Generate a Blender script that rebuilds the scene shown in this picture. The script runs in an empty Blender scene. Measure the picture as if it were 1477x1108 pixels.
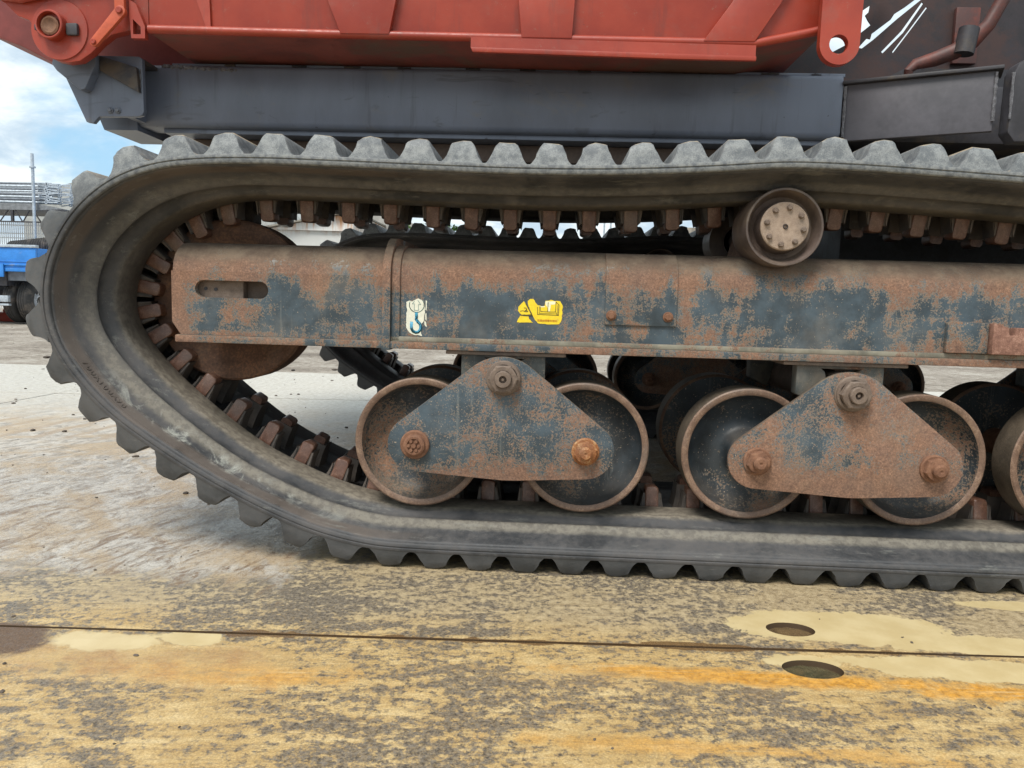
import bpy, bmesh, math, random
from mathutils import Vector, Matrix
random.seed(7)
S = bpy.context.scene
COL = S.collection
R = math.radians
# ---------------------------------------------------------------- camera
cam_d = bpy.data.cameras.new('camera'); cam = bpy.data.objects.new('camera', cam_d); COL.objects.link(cam)
S.camera = cam
yaw, pitch, roll = R(2.5), R(-6.1), R(1.65)
fw = Vector((-math.sin(yaw)*math.cos(pitch), math.cos(yaw)*math.cos(pitch), math.sin(pitch)))
rt = Vector((math.cos(yaw), math.sin(yaw), 0)); up = rt.cross(fw)
r2 = rt*math.cos(roll)+up*math.sin(roll); u2 = -rt*math.sin(roll)+up*math.cos(roll)
M = Matrix((r2, u2, -fw)).transposed().to_4x4(); M.translation = Vector((0, -1.8, .66))
cam.matrix_world = M
cam_d.sensor_width = 36; cam_d.lens = 36*1100/1477; cam_d.clip_start = .05; cam_d.clip_end = 2000
cam_d.dof.use_dof = False
# ---------------------------------------------------------------- light
SUN_EL, SUN_AZ = 56, 205        # azimuth measured clockwise from +Y
sun_d = bpy.data.lights.new('sun', 'SUN'); sun_d.energy = 1.5; sun_d.angle = R(22); sun_d.color = (1, .955, .88)
sun = bpy.data.objects.new('sun', sun_d); COL.objects.link(sun)
az = R(SUN_AZ); el = R(SUN_EL)
sd = Vector((math.sin(az)*math.cos(el), math.cos(az)*math.cos(el), math.sin(el)))
sun.rotation_euler = (-sd).to_track_quat('-Z', 'Y').to_euler()
W = bpy.data.worlds.new('World'); S.world = W; W.use_nodes = True
S.view_settings.view_transform = 'Standard'; S.view_settings.look = 'None'
S.view_settings.exposure = 1.38; S.view_settings.gamma = 1.0
S.cycles.max_bounces = 8; S.cycles.use_denoising = True

# ---------------------------------------------------------------- node helper
class NT:
    def __init__(s, tree): s.t = tree; s.N = tree.nodes; s.L = tree.links
    def n(s, ty, **k):
        o = s.N.new(ty)
        for a, b in k.items(): setattr(o, a, b)
        return o
    def set(s, sock, v):
        if isinstance(v, bpy.types.NodeSocket): s.L.new(v, sock)
        elif isinstance(v, (tuple, list)) and len(v) == 3 and sock.type == 'RGBA': sock.default_value = (*v, 1)
        else: sock.default_value = v
    def pos(s): return s.n('ShaderNodeNewGeometry').outputs['Position']
    def obj(s): return s.n('ShaderNodeTexCoord').outputs['Object']
    def vm(s, v, sc=(1, 1, 1), rot=(0, 0, 0), loc=(0, 0, 0)):
        m = s.n('ShaderNodeMapping'); s.L.new(v, m.inputs[0]); m.inputs[1].default_value = loc
        m.inputs[2].default_value = rot; m.inputs[3].default_value = sc; return m.outputs[0]
    def noise(s, v, scale, detail=5, rough=.55, dist=0):
        m = s.n('ShaderNodeTexNoise'); s.L.new(v, m.inputs['Vector']); m.inputs['Scale'].default_value = scale
        m.inputs['Detail'].default_value = detail; m.inputs['Roughness'].default_value = rough
        m.inputs['Distortion'].default_value = dist; return m.outputs[0]
    def m(s, op, a, b=0, c=0, clamp=False):
        o = s.n('ShaderNodeMath', operation=op, use_clamp=clamp)
        s.set(o.inputs[0], a); s.set(o.inputs[1], b)
        if op in ('MULTIPLY_ADD', 'SMOOTH_MIN', 'SMOOTH_MAX'): s.set(o.inputs[2], c)
        return o.outputs[0]
    def mr(s, v, a, b, c=0, d=1, smooth=True):
        o = s.n('ShaderNodeMapRange', interpolation_type='SMOOTHSTEP' if smooth else 'LINEAR')
        for i, x in enumerate((v, a, b, c, d)): s.set(o.inputs[i], x)
        return o.outputs[0]
    def mix(s, f, a, b, mode='MIX'):
        o = s.n('ShaderNodeMix', data_type='RGBA', blend_type=mode, clamp_factor=True)
        s.set(o.inputs[0], f); s.set(o.inputs[6], a); s.set(o.inputs[7], b); return o.outputs[2]
    def xyz(s, v):
        o = s.n('ShaderNodeSeparateXYZ'); s.L.new(v, o.inputs[0]); return o.outputs
    def ramp(s, v, pts):
        o = s.n('ShaderNodeValToRGB'); s.L.new(v, o.inputs[0]); cr = o.color_ramp
        while len(cr.elements) < len(pts): cr.elements.new(.5)
        for e, (p, c) in zip(cr.elements, pts): e.position = p; e.color = (*c, 1)
        return o.outputs[0]
    def bump(s, h, st=.3, d=.01, nrm=None):
        o = s.n('ShaderNodeBump'); s.set(o.inputs['Height'], h); o.inputs['Strength'].default_value = st
        o.inputs['Distance'].default_value = d
        if nrm: s.L.new(nrm, o.inputs['Normal'])
        return o.outputs[0]

def newmat(name):
    m = bpy.data.materials.new(name); m.use_nodes = True; m.node_tree.nodes.clear()
    t = NT(m.node_tree); b = t.n('ShaderNodeBsdfPrincipled'); o = t.n('ShaderNodeOutputMaterial')
    t.L.new(b.outputs[0], o.inputs[0]); return m, t, b

def plain(name, col, rough=.6, metal=0, var=.25, scale=12, dirt=None, dirt_amt=.3, bump=.1, spec=None):
    m, t, b = newmat(name); p = t.pos()
    n1 = t.noise(p, scale, 6, .6); n2 = t.noise(p, scale*9, 4, .6)
    f = t.m('ADD', t.m('MULTIPLY', n1, .7), t.m('MULTIPLY', n2, .3))
    c = t.mix(t.mr(f, .35, .65), tuple(x*(1-var) for x in col), tuple(min(1, x*(1+var)) for x in col))
    if dirt:
        d = t.noise(p, scale*.6, 9, .7, .3)
        c = t.mix(t.m('MULTIPLY', t.mr(d, .62-dirt_amt*.5, .72-dirt_amt*.3), .8), c, dirt)
    t.set(b.inputs['Base Color'], c); t.set(b.inputs['Roughness'], t.mr(f, .3, .7, rough-.08, rough+.1))
    b.inputs['Metallic'].default_value = metal
    if spec is not None: b.inputs['Specular IOR Level'].default_value = spec
    if bump: t.set(b.inputs['Normal'], t.bump(n2, bump, .003))
    return m

RUSTS = [(0.32, (.035, .021, .017)), (.43, (.105, .055, .038)), (.50, (.205, .112, .072)), (.57, (.32, .180, .115)), (.67, (.48, .31, .205))]
def rusty(name, paint=(.045, .066, .082), amount=.5, scale=7, zgrad=None, dust=.25, orange=1.0, streak=True, edge=None, top=.85):
    """weathered paint breaking up into rust; zgrad=(z0, z1, add): more rust towards z1"""
    m, t, b = newmat(name); p = t.pos(); x, y, z = t.xyz(p)
    big = t.noise(t.vm(p, (1, 1, .8)), scale, 9, .68, .35)
    ver = t.noise(t.vm(p, (1, 1, .28)), scale*2.6, 8, .62, .5)
    fin = t.noise(p, scale*26, 7, .72)
    gr = t.noise(p, 210, 7, .85)
    hor = t.noise(t.vm(p, (.30, 1, 1.3)), scale*2.1, 9, .68, .8)
    v = t.m('ADD', t.m('ADD', t.m('MULTIPLY', big, .36 if streak else .46), t.m('MULTIPLY', hor, .24 if streak else .10)), t.m('MULTIPLY', ver, .30 if streak else .10))
    v = t.m('ADD', v, t.m('MULTIPLY', fin, .34 if streak else .48))
    v = t.m('ADD', v, t.m('MULTIPLY', t.noise(p, 2.1, 2, .5), .22))
    if zgrad: v = t.m('ADD', v, t.mr(z, zgrad[0], zgrad[1], 0, zgrad[2]))
    if edge:
        v = t.m('ADD', v, edge(t, x, y, z))
    thr = .775 - (amount-.5)*.24 - (0 if streak else .05)
    mask = t.mr(v, thr-.008, thr+.012)
    halo = t.m('MULTIPLY', t.mr(v, thr-.035, thr-.004), t.m('SUBTRACT', 1, mask))
    rc = t.ramp(t.m('ADD', t.m('MULTIPLY', gr, .80), t.m('MULTIPLY', t.noise(p, 45, 6, .7), .20)), RUSTS)
    pit = t.mr(t.noise(p, 330, 4, .8), .565, .62)
    hue = t.mr(t.noise(p, 9, 3, .6), .4, .62)
    rc = t.mix(t.m('MULTIPLY', t.mr(t.noise(p, 70, 8, .8), .52, .62), .55), rc, (.075, .042, .030))
    rc = t.mix(t.m('MULTIPLY', pit, .65), rc, (.040, .026, .022))
    rc = t.mix(t.m('MULTIPLY', hue, .55*orange), t.mix(.30, rc, (.20, .135, .11)), t.mix(.22, rc, (.42, .20, .085)))
    pc = t.mix(t.mr(t.noise(p, 16, 6, .65), .35, .65), tuple(k*.62 for k in paint), tuple(k*1.2 for k in paint))
    # rain streaks and scratches
    st = t.noise(t.vm(p, (1, 1, .05)), 60, 4, .6)
    pc = t.mix(t.m('MULTIPLY', t.mr(st, .60, .72), .35), pc, (.17, .18, .17))
    pc = t.mix(t.m('MULTIPLY', halo, .7), pc, (.30, .24, .17))
    sp = t.noise(p, 170, 2, .5)
    pc = t.mix(t.mr(sp, .70, .73), pc, (.34, .27, .20))
    c = t.mix(mask, pc, rc)
    nz = t.xyz(t.n('ShaderNodeNewGeometry').outputs['Normal'])[2]
    du = t.m('MULTIPLY', t.mr(t.m('ADD', nz, t.m('MULTIPLY', t.noise(p, 22, 5, .6), .4)), .35, .95), top)
    c = t.mix(du, c, t.mix(t.mr(t.noise(p, 14, 7, .7), .4, .62), (.115, .085, .062), (.20, .155, .11)))
    dn = t.noise(p, 5.5, 8, .65)
    c = t.mix(t.m('MULTIPLY', t.mr(dn, .5, .75), dust), c, (.27, .22, .165))
    t.set(b.inputs['Base Color'], c)
    t.set(b.inputs['Roughness'], t.mr(mask, 0, 1, .46, .93))
    t.set(b.inputs['Normal'], t.bump(t.m('ADD', mask, t.m('MULTIPLY', t.m('MULTIPLY', gr, mask), 1.6)), .45, .0016))
    return m

def rubber(name, base=(.044, .046, .050), dust=(.165, .142, .125), low=.35, tan=0, yband=False, speck=.0, graytop=False):
    m, t, b = newmat(name); p = t.pos(); x, y, z = t.xyz(p)
    n1 = t.noise(p, 5, 8, .66, .3); n2 = t.noise(p, 60, 7, .7); n3 = t.noise(p, 420, 3, .7)
    c = t.mix(t.mr(n1, .35, .65), tuple(k*.75 for k in base), tuple(k*1.3 for k in base))
    f = t.m('ADD', t.m('MULTIPLY', n1, .6), t.m('MULTIPLY', n2, .4))
    c = t.mix(t.m('MULTIPLY', t.mr(f, .40, .64), low), c, dust)
    if yband:
        # tan soil rubbed into the wheel path and paler scuffs on the sloping wing
        k = t.m('ADD', y, t.m('MULTIPLY', t.m('SUBTRACT', n1, .5), .03))
        b1 = t.m('MULTIPLY', t.mr(k, .135, .150), t.m('SUBTRACT', 1, t.mr(k, .235, .262)))
        lo = t.mr(z, .75, .30, .30, .78)
        c = t.mix(t.m('MULTIPLY', b1, lo), c, t.mix(t.mr(n2, .4, .6), (.165, .14, .108), (.275, .24, .185)))
        b2 = t.m('MULTIPLY', t.mr(k, .062, .082), t.m('SUBTRACT', 1, t.mr(k, .09, .108)))
        c = t.mix(t.m('MULTIPLY', t.m('MULTIPLY', b2, lo), .75), c, t.mix(t.mr(n2, .4, .6), (.16, .14, .11), (.26, .235, .185)))
        # chalky scrape on the lower front curve
        sc = t.m('MULTIPLY', t.mr(t.noise(p, 9, 8, .7, .8), .50, .62), t.m('MULTIPLY', t.mr(k, .035, .05), t.m('SUBTRACT', 1, t.mr(k, .07, .095))))
        sc = t.m('MULTIPLY', sc, t.m('MULTIPLY', t.mr(x, -.35, -.75), t.mr(z, .5, .35)))
        c = t.mix(t.m('MULTIPLY', sc, .9), c, t.mix(t.mr(n3, .3, .7), (.24, .25, .23), (.42, .42, .37)))
        br = t.m('MULTIPLY', t.m('MULTIPLY', t.mr(k, .010, .016), t.m('SUBTRACT', 1, t.mr(k, .04, .055))), t.mr(x, -.2, -.5))
        c = t.mix(t.m('MULTIPLY', br, .45), c, (.135, .10, .075))
        pl = t.m('MULTIPLY', t.mr(t.noise(t.vm(p, (.3, 1, 1)), 26, 9, .80), .56, .64), .40)
        c = t.mix(t.m('MULTIPLY', pl, t.m('SUBTRACT', 1, b1)), c, (.20, .20, .18))
    if yband:
        eg = t.m('MULTIPLY', t.mr(y, .0085, .004), t.mr(z, .82, .96))  # upper belt edge paler: dust plus a highlight line put into the colour
        c = t.mix(t.m('MULTIPLY', eg, .8), c, t.mix(t.mr(n2, .38, .62), (.10, .11, .12), (.23, .24, .235)))
    # fine pale scuff lines
    sf = t.noise(t.vm(p, (.25, 3, 1)), 45, 4, .6)
    c = t.mix(t.m('MULTIPLY', t.mr(sf, .66, .74), .25), c, (.26, .255, .235))
    if graytop:
        g = t.mr(t.m('ADD', z, t.m('MULTIPLY', n2, .03)), .80, .99)  # upper lugs greyer: dust, with their lit tone painted in
        c = t.mix(t.m('MULTIPLY', g, .8), c, t.mix(t.mr(t.m('ADD', t.m('MULTIPLY', n3, .35), t.m('MULTIPLY', t.noise(p, 34, 8, .7), .65)), .40, .62), (.105, .118, .13), (.27, .285, .285)))
        nzl = t.xyz(t.n('ShaderNodeNewGeometry').outputs['Normal'])[2]
        g2 = t.m('MULTIPLY', t.mr(t.m('ADD', nzl, t.m('MULTIPLY', n2, .5)), .95, 1.2), t.mr(z, .9, 1.0))
        c = t.mix(t.m('MULTIPLY', g2, .8), c, (.40, .31, .19))
    t.set(b.inputs['Base Color'], c)
    t.set(b.inputs['Roughness'], t.mr(f, .35, .65, .50, .85))
    t.set(b.inputs['Normal'], t.bump(t.m('ADD', n2, t.m('MULTIPLY', n3, .5)), .3, .003))
    return m

# ---------------------------------------------------------------- world
t = NT(W.node_tree); W.node_tree.nodes.clear()
sky = t.n('ShaderNodeTexSky', sky_type='NISHITA', sun_disc=False, sun_elevation=R(SUN_EL), sun_rotation=R(SUN_AZ), altitude=50, air_density=1.0, dust_density=1.5, ozone_density=1.0)
d = t.n('ShaderNodeTexCoord').outputs['Generated']
sx, sy, sz = t.xyz(d)
den = t.m('ADD', t.m('MAXIMUM', sz, 0), .32)
cmb = t.n('ShaderNodeCombineXYZ'); t.set(cmb.inputs[0], t.m('DIVIDE', sx, den)); t.set(cmb.inputs[1], t.m('DIVIDE', sy, den)); cmb.inputs[2].default_value = .7
cv = cmb.outputs[0]
c1 = t.noise(cv, 1.9, 10, .56, .35); c2 = t.noise(t.vm(cv, loc=(4, 2, 1)), 3.6, 9, .6, .3)
cover = t.mr(c1, .24, .46)
cl = t.mix(t.mr(c2, .36, .58), (3.9, 4.8, 5.6), (6.9, 7.4, 7.4))
skyc = t.mix(t.m('MULTIPLY', cover, .93), t.mix(.55, sky.outputs[0], (2.6, 5.0, 6.9)), cl)
bg = t.n('ShaderNodeBackground'); t.set(bg.inputs[0], skyc); bg.inputs[1].default_value = .062
wo = t.n('ShaderNodeOutputWorld'); t.L.new(bg.outputs[0], wo.inputs[0])

# ---------------------------------------------------------------- mesh builder
def hull(pts):
    pts = sorted(set(pts))
    def half(ps):
        h = []
        for p in ps:
            while len(h) > 1 and (h[-1][0]-h[-2][0])*(p[1]-h[-2][1])-(h[-1][1]-h[-2][1])*(p[0]-h[-2][0]) <= 0: h.pop()
            h.append(p)
        return h[:-1]
    return half(pts)+half(pts[::-1])
def circ(cx, cz, r, n=20, a0=0, a1=360):
    full = abs(a1-a0) >= 360
    return [(cx+r*math.cos(R(a0+(a1-a0)*i/(n if full else n-1))), cz+r*math.sin(R(a0+(a1-a0)*i/(n if full else n-1)))) for i in range(n)]
def rrect(x0, x1, z0, z1, r, n=5):
    o = []
    for cx, cz, a in ((x1-r, z1-r, 0), (x0+r, z1-r, 90), (x0+r, z0+r, 180), (x1-r, z0+r, 270)):
        o += circ(cx, cz, r, n, a, a+90)
    return o
AX = {'Y': lambda a, b, h: Vector((a, h, b)), 'X': lambda a, b, h: Vector((h, a, b)), 'Z': lambda a, b, h: Vector((a, b, h))}
class MB:
    def __init__(s): s.b = bmesh.new(); s.mi = 0
    def _f(s, vs):
        try: f = s.b.faces.new(vs); f.material_index = s.mi; return f
        except ValueError: return None
    def box(s, x0, x1, y0, y1, z0, z1, M=None):
        v = [s.b.verts.new((x, y, z)) for x in (x0, x1) for y in (y0, y1) for z in (z0, z1)]
        if M:
            for q in v: q.co = M @ q.co
        for i in ((0, 1, 3, 2), (4, 6, 7, 5), (0, 4, 5, 1), (2, 3, 7, 6), (0, 2, 6, 4), (1, 5, 7, 3)): s._f([v[k] for k in i])
        return s
    def prism(s, poly, h0, h1, ax='Y', holes=(), inset=0):
        """extrude a 2-D outline (with optional holes) along an axis"""
        A = AX[ax]
        if not holes:
            if inset:
                cx = sum(p[0] for p in poly)/len(poly); cz = sum(p[1] for p in poly)/len(poly)
                p0 = [(cx+(a-cx)*(1-inset), cz+(b-cz)*(1-inset)) for a, b in poly]
            else: p0 = poly
            a = [s.b.verts.new(A(*p, h0)) for p in p0]; c = [s.b.verts.new(A(*p, h1)) for p in poly]
            s._f(a); s._f(c[::-1]); n = len(a)
            for i in range(n): s._f([a[i], c[i], c[(i+1) % n], a[(i+1) % n]])
            return s
        loops = []; tb = bmesh.new(); es = []
        for lp in [poly]+list(holes):
            vs = [tb.verts.new((p[0], p[1], 0)) for p in lp]
            es += [tb.edges.new((vs[i], vs[(i+1) % len(vs)])) for i in range(len(vs))]
        bmesh.ops.triangle_fill(tb, edges=es, use_beauty=True, use_dissolve=False)
        tb.verts.index_update()
        a = [s.b.verts.new(A(v.co.x, v.co.y, h0)) for v in tb.verts]; c = [s.b.verts.new(A(v.co.x, v.co.y, h1)) for v in tb.verts]
        for f in tb.faces:
            ids = [v.index for v in f.verts]; s._f([a[i] for i in ids]); s._f([c[i] for i in ids[::-1]])
        k = 0
        for lp in [poly]+list(holes):
            n = len(lp)
            for i in range(n): s._f([a[k+i], c[k+i], c[k+(i+1) % n], a[k+(i+1) % n]])
            k += n
        tb.free(); return s
    def lathe(s, prof, cx, cz, n=32, ax='Y', a0=0):
        """prof: (h, r) along the axis; open ends closed by fans"""
        A = AX[ax]; rings = []
        for h, r in prof:
            if r < 1e-6: rings.append([s.b.verts.new(A(cx, cz, h))])
            else: rings.append([s.b.verts.new(A(cx+r*math.cos(2*math.pi*(i+a0)/n), cz+r*math.sin(2*math.pi*(i+a0)/n), h)) for i in range(n)])
        for p, q in zip(rings, rings[1:]):
            for i in range(n):
                j = (i+1) % n
                if len(p) == 1 and len(q) == 1: continue
                if len(p) == 1: s._f([p[0], q[i], q[j]])
                elif len(q) == 1: s._f([p[i], q[0], p[j]])
                else: s._f([p[i], q[i], q[j], p[j]])
        return s
    def cyl(s, cx, cz, r, h0, h1, n=20, ax='Y', a0=0, ch=0):
        if ch: return s.lathe([(h0, 0), (h0, r-ch), (h0+ch, r), (h1, r), (h1, 0)], cx, cz, n, ax, a0)
        return s.lathe([(h0, 0), (h0, r), (h1, r), (h1, 0)], cx, cz, n, ax, a0)
    def tube(s, pts, r, n=8, close=True):
        pts = [Vector(p) for p in pts]; rings = []
        for i, p in enumerate(pts):
            tg = (pts[min(i+1, len(pts)-1)]-pts[max(i-1, 0)]).normalized()
            u = tg.cross(Vector((0, 0, 1)));
            if u.length < .05: u = tg.cross(Vector((0, 1, 0)))
            u.normalize(); w = tg.cross(u)
            rr = r[i] if isinstance(r, (list, tuple)) else r
            rings.append([s.b.verts.new(p+u*rr*math.cos(2*math.pi*k/n)+w*rr*math.sin(2*math.pi*k/n)) for k in range(n)])
        for p, q in zip(rings, rings[1:]):
            for i in range(n): s._f([p[i], p[(i+1) % n], q[(i+1) % n], q[i]])
        if close: s._f(rings[0][::-1]); s._f(rings[-1])
        return s
    def mesh(s, name, mats, bevel=0, seg=2, smooth=38):
        b = s.b; bmesh.ops.remove_doubles(b, verts=b.verts, dist=1e-6)
        bmesh.ops.recalc_face_normals(b, faces=b.faces)
        if bevel:
            es = [e for e in b.edges if len(e.link_faces) == 2 and e.calc_face_angle(0) > R(32)]
            bmesh.ops.bevel(b, geom=es, offset=bevel, segments=seg, affect='EDGES', profile=.6, clamp_overlap=True)
        for f in b.faces: f.smooth = True
        for e in b.edges:
            if len(e.link_faces) == 2: e.smooth = e.calc_face_angle(0) < R(smooth)
        me = bpy.data.meshes.new(name); b.to_mesh(me); b.free()
        for q in (mats if isinstance(mats, (list, tuple)) else [mats]): me.materials.append(q)
        return me
    def obj(s, name, mats, parent=None, **k):
        return link(name, s.mesh(name, mats, **k), parent)
def link(name, me, parent=None, mw=None):
    o = bpy.data.objects.new(name, me); COL.objects.link(o)
    if mw is not None: o.matrix_basis = mw
    if parent:
        o.parent = parent; o.matrix_parent_inverse = WM[parent.name].inverted(); WM[o.name] = mw if mw is not None else Matrix()
    else: WM[o.name] = mw if mw is not None else Matrix()
    return o
WM = {}
def thing(name, label, cat, loc, group=None):
    o = bpy.data.objects.new(name, None); COL.objects.link(o); o.location = loc; o.empty_display_size = .2
    o['label'] = label; o['category'] = cat
    if group: o['group'] = group
    WM[o.name] = Matrix.Translation(loc); return o
def tag(o, label, cat, group=None, kind=None):
    o['label'] = label; o['category'] = cat
    if group: o['group'] = group
    if kind: o['kind'] = kind
    return o
def struct(o, kind='structure'): o['kind'] = kind; return o
def copy_tree(o, dy, parent=None):
    c = o.copy(); COL.objects.link(c)
    if parent is None: pass
    c.parent = parent if parent else o.parent
    c.matrix_parent_inverse = o.matrix_parent_inverse.copy()
    if parent is None:
        c.matrix_basis = Matrix.Translation((0, dy, 0)) @ o.matrix_basis
    for ch in list(o.children): copy_tree(ch, dy, c)
    return c

# ---------------------------------------------------------------- materials
def top_edge(t, x, y, z):   # rust concentrated along the upper frame corner and at the fork's nose
    return t.m('ADD', t.m('ADD', t.mr(z, .655, .745, 0, .095), t.mr(x, -.87, -.945, 0, .11)), t.mr(z, .575, .560, 0, .05))
M_FRAME = rusty('weathered_frame_paint', amount=.535, orange=.6, scale=9.5, edge=top_edge)
def bogie_e(t, x, y, z): return t.m('ADD', t.mr(z, .30, .215, 0, .10), t.mr(x, .1, .6, 0, .03))
M_BOGIE = rusty('weathered_bogie_paint', orange=.7, amount=.585, scale=9, streak=False, edge=bogie_e, dust=.2)
M_WHEEL = rusty('weathered_wheel_paint', paint=(.030, .038, .045), amount=.40, scale=6, streak=False, dust=.08, top=.22)
def rust_mat(name, a=(.10, .052, .034), b_=(.24, .13, .08), c_=(.33, .19, .12), rough=.85, sc=60, spec=.3):
    m, t, b = newmat(name); p = t.pos()
    f = t.m('ADD', t.m('MULTIPLY', t.noise(p, sc, 8, .72), .6), t.m('MULTIPLY', t.noise(p, sc*10, 3, .6), .4))
    c = t.ramp(f, [(.3, a), (.5, b_), (.7, c_)])
    g = t.noise(p, 7, 6, .6); c = t.mix(t.m('MULTIPLY', t.mr(g, .5, .7), .4), c, (.13, .115, .10))
    t.set(b.inputs['Base Color'], c); b.inputs['Roughness'].default_value = rough; b.inputs['Specular IOR Level'].default_value = spec
    t.set(b.inputs['Normal'], t.bump(f, .6, .0025)); return m
M_WHEEL_R = rusty('rusted_wheel_face', paint=(.030, .038, .045), amount=.66, scale=6, streak=False, dust=.25, top=.4)
M_RIM = rust_mat('rusty_rim_steel', (.075, .046, .034), (.165, .100, .068), (.33, .225, .155), .5, 30, .5)
M_TREADS = rust_mat('worn_wheel_tread', (.045, .036, .028), (.095, .075, .055), (.16, .125, .09), .5, 22, .5)
M_RUST = rust_mat('bare_rust', (.08, .040, .027), (.19, .095, .058), (.30, .165, .10))
M_NUT = rust_mat('dusty_brown_steel', (.08, .058, .046), (.16, .12, .095), (.25, .19, .15), .6, 40)
M_NUTO = rust_mat('bright_orange_rust', (.09, .030, .015), (.28, .105, .035), (.60, .42, .22), .6, 42)
M_HORN = rust_mat('worn_rust_core', (.060, .028, .020), (.140, .066, .043), (.30, .18, .13), .38, 38, .6)
M_HUB = rust_mat('pale_rust_hub', (.17, .125, .095), (.31, .235, .18), (.42, .33, .26), .7, 70)
M_IDLER = rust_mat('dark_rust_idler', (.045, .027, .020), (.125, .068, .045), (.30, .145, .07), .75, 14)
M_BELT = rubber('track_rubber', yband=True, low=.30)
M_LUG = rubber('tread_rubber', base=(.058, .062, .066), low=.22, graytop=True)
M_GUIDE = rubber('guide_rubber', base=(.075, .066, .060), dust=(.19, .15, .12), low=.6)
M_DARK = plain('dark_shaded_steel', (.036, .035, .042), .6, var=.3, dirt=(.09, .07, .05), dirt_amt=.25)
M_ROLLER = plain('brown_dusty_roller', (.085, .062, .052), .45, var=.35, scale=9, dirt=(.16, .12, .09), dirt_amt=.4)
def grey_paint():
    m, t, b = newmat('satin_slate_paint'); p = t.pos(); x, y, z = t.xyz(p)
    n1 = t.noise(t.vm(p, (1, 1, .35)), 5, 6, .6); n2 = t.noise(p, 130, 3, .6)
    c = t.mix(t.mr(n1, .35, .65), (.112, .132, .178), (.150, .176, .235))
    c = t.mix(t.m('MULTIPLY', t.mr(t.noise(p, 55, 2, .5), .735, .75), .7), c, (.02, .02, .025))
    st = t.noise(t.vm(p, (1, 1, .06)), 38, 4, .6)
    c = t.mix(t.m('MULTIPLY', t.mr(st, .58, .72), .30), c, (.03, .03, .036))
    c = t.mix(t.m('MULTIPLY', t.mr(t.noise(t.vm(p, (.6, 1, 1)), 9, 9, .72, .6), .54, .68), .40), c, (.19, .175, .16))
    c = t.mix(t.m('MULTIPLY', t.mr(t.noise(t.vm(p, (.4, 1, 1.5)), 14, 5, .6, 1.5), .62, .70), .35), c, (.05, .052, .06))
    t.set(b.inputs['Base Color'], c); t.set(b.inputs['Roughness'], t.mr(n1, .3, .7, .32, .46))
    t.set(b.inputs['Normal'], t.bump(n2, .06, .002)); return m
M_GREY = grey_paint()
M_WELD = plain('weld_bead_paint', (.14, .14, .155), .45, var=.6, scale=90, bump=1.0)
def red_paint():
    m, t, b = newmat('faded_red_paint'); p = t.pos()
    n1 = t.noise(p, 4, 5, .6); n2 = t.noise(p, 60, 4, .6)
    c = t.mix(t.mr(n1, .35, .65), (.25, .028, .014), (.33, .043, .020))
    c = t.mix(t.m('MULTIPLY', t.mr(t.noise(p, 11, 7, .7), .5, .7), .28), c, (.21, .095, .075))
    c = t.mix(t.m('MULTIPLY', t.mr(t.noise(t.vm(p, (1, 1, .12)), 26, 6, .7), .54, .70), .35), c, (.12, .035, .028))
    c = t.mix(t.m('MULTIPLY', t.mr(t.noise(p, 48, 8, .8), .60, .68), .5), c, (.26, .18, .14))
    c = t.mix(t.mr(t.noise(t.vm(p, (.5, 1, 2)), 75, 5, .75), .70, .735), c, (.06, .035, .03))
    t.set(b.inputs['Base Color'], c); t.set(b.inputs['Roughness'], t.mr(n2, .3, .7, .38, .55))
    t.set(b.inputs['Normal'], t.bump(n2, .08, .002)); return m
M_RED = red_paint()
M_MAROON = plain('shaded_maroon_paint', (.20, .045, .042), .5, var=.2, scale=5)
M_BLUE = plain('blue_truck_paint', (.03, .21, .62), .4, var=.12, scale=6, dirt=(.3, .3, .28), dirt_amt=.12)
M_TYRE = plain('tyre_rubber', (.035, .034, .034), .8, var=.2, scale=8, dirt=(.12, .10, .085), dirt_amt=.3)
M_ALU = plain('pale_rim_metal', (.55, .57, .60), .35, metal=.3, var=.15)
M_GALV = plain('galvanised_steel', (.42, .47, .52), .45, metal=.35, var=.25, scale=20)
M_WHITE = plain('white_painted_wire', (.75, .77, .78), .5, var=.08)
M_BOLTG = plain('painted_bolt', (.11, .12, .145), .4, var=.2, scale=60)
def flat(name, col, rough=.5, em=0):
    m, t, b = newmat(name); p = t.pos(); n = t.noise(p, 120, 4, .6); n2 = t.noise(p, 60, 8, .75)
    c = t.mix(t.mr(n, .4, .65), tuple(k*.86 for k in col), col)
    c = t.mix(t.m('MULTIPLY', t.mr(n2, .55, .68), .7), c, (.20, .14, .09))
    t.set(b.inputs['Base Color'], c); b.inputs['Roughness'].default_value = rough; return m
M_DYEL = flat('yellow_decal', (.85, .62, .02)); M_DWHT = flat('off_white_decal', (.72, .72, .60)); M_DBLU = flat('blue_print', (.06, .33, .50))
M_DTEAL = flat('grey_green_print', (.20, .30, .28)); M_DBLK = flat('dark_print', (.09, .075, .02)); M_DRED = flat('red_print', (.55, .16, .02)); M_DPALE = flat('bleached_decal', (.85, .82, .55))

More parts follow.
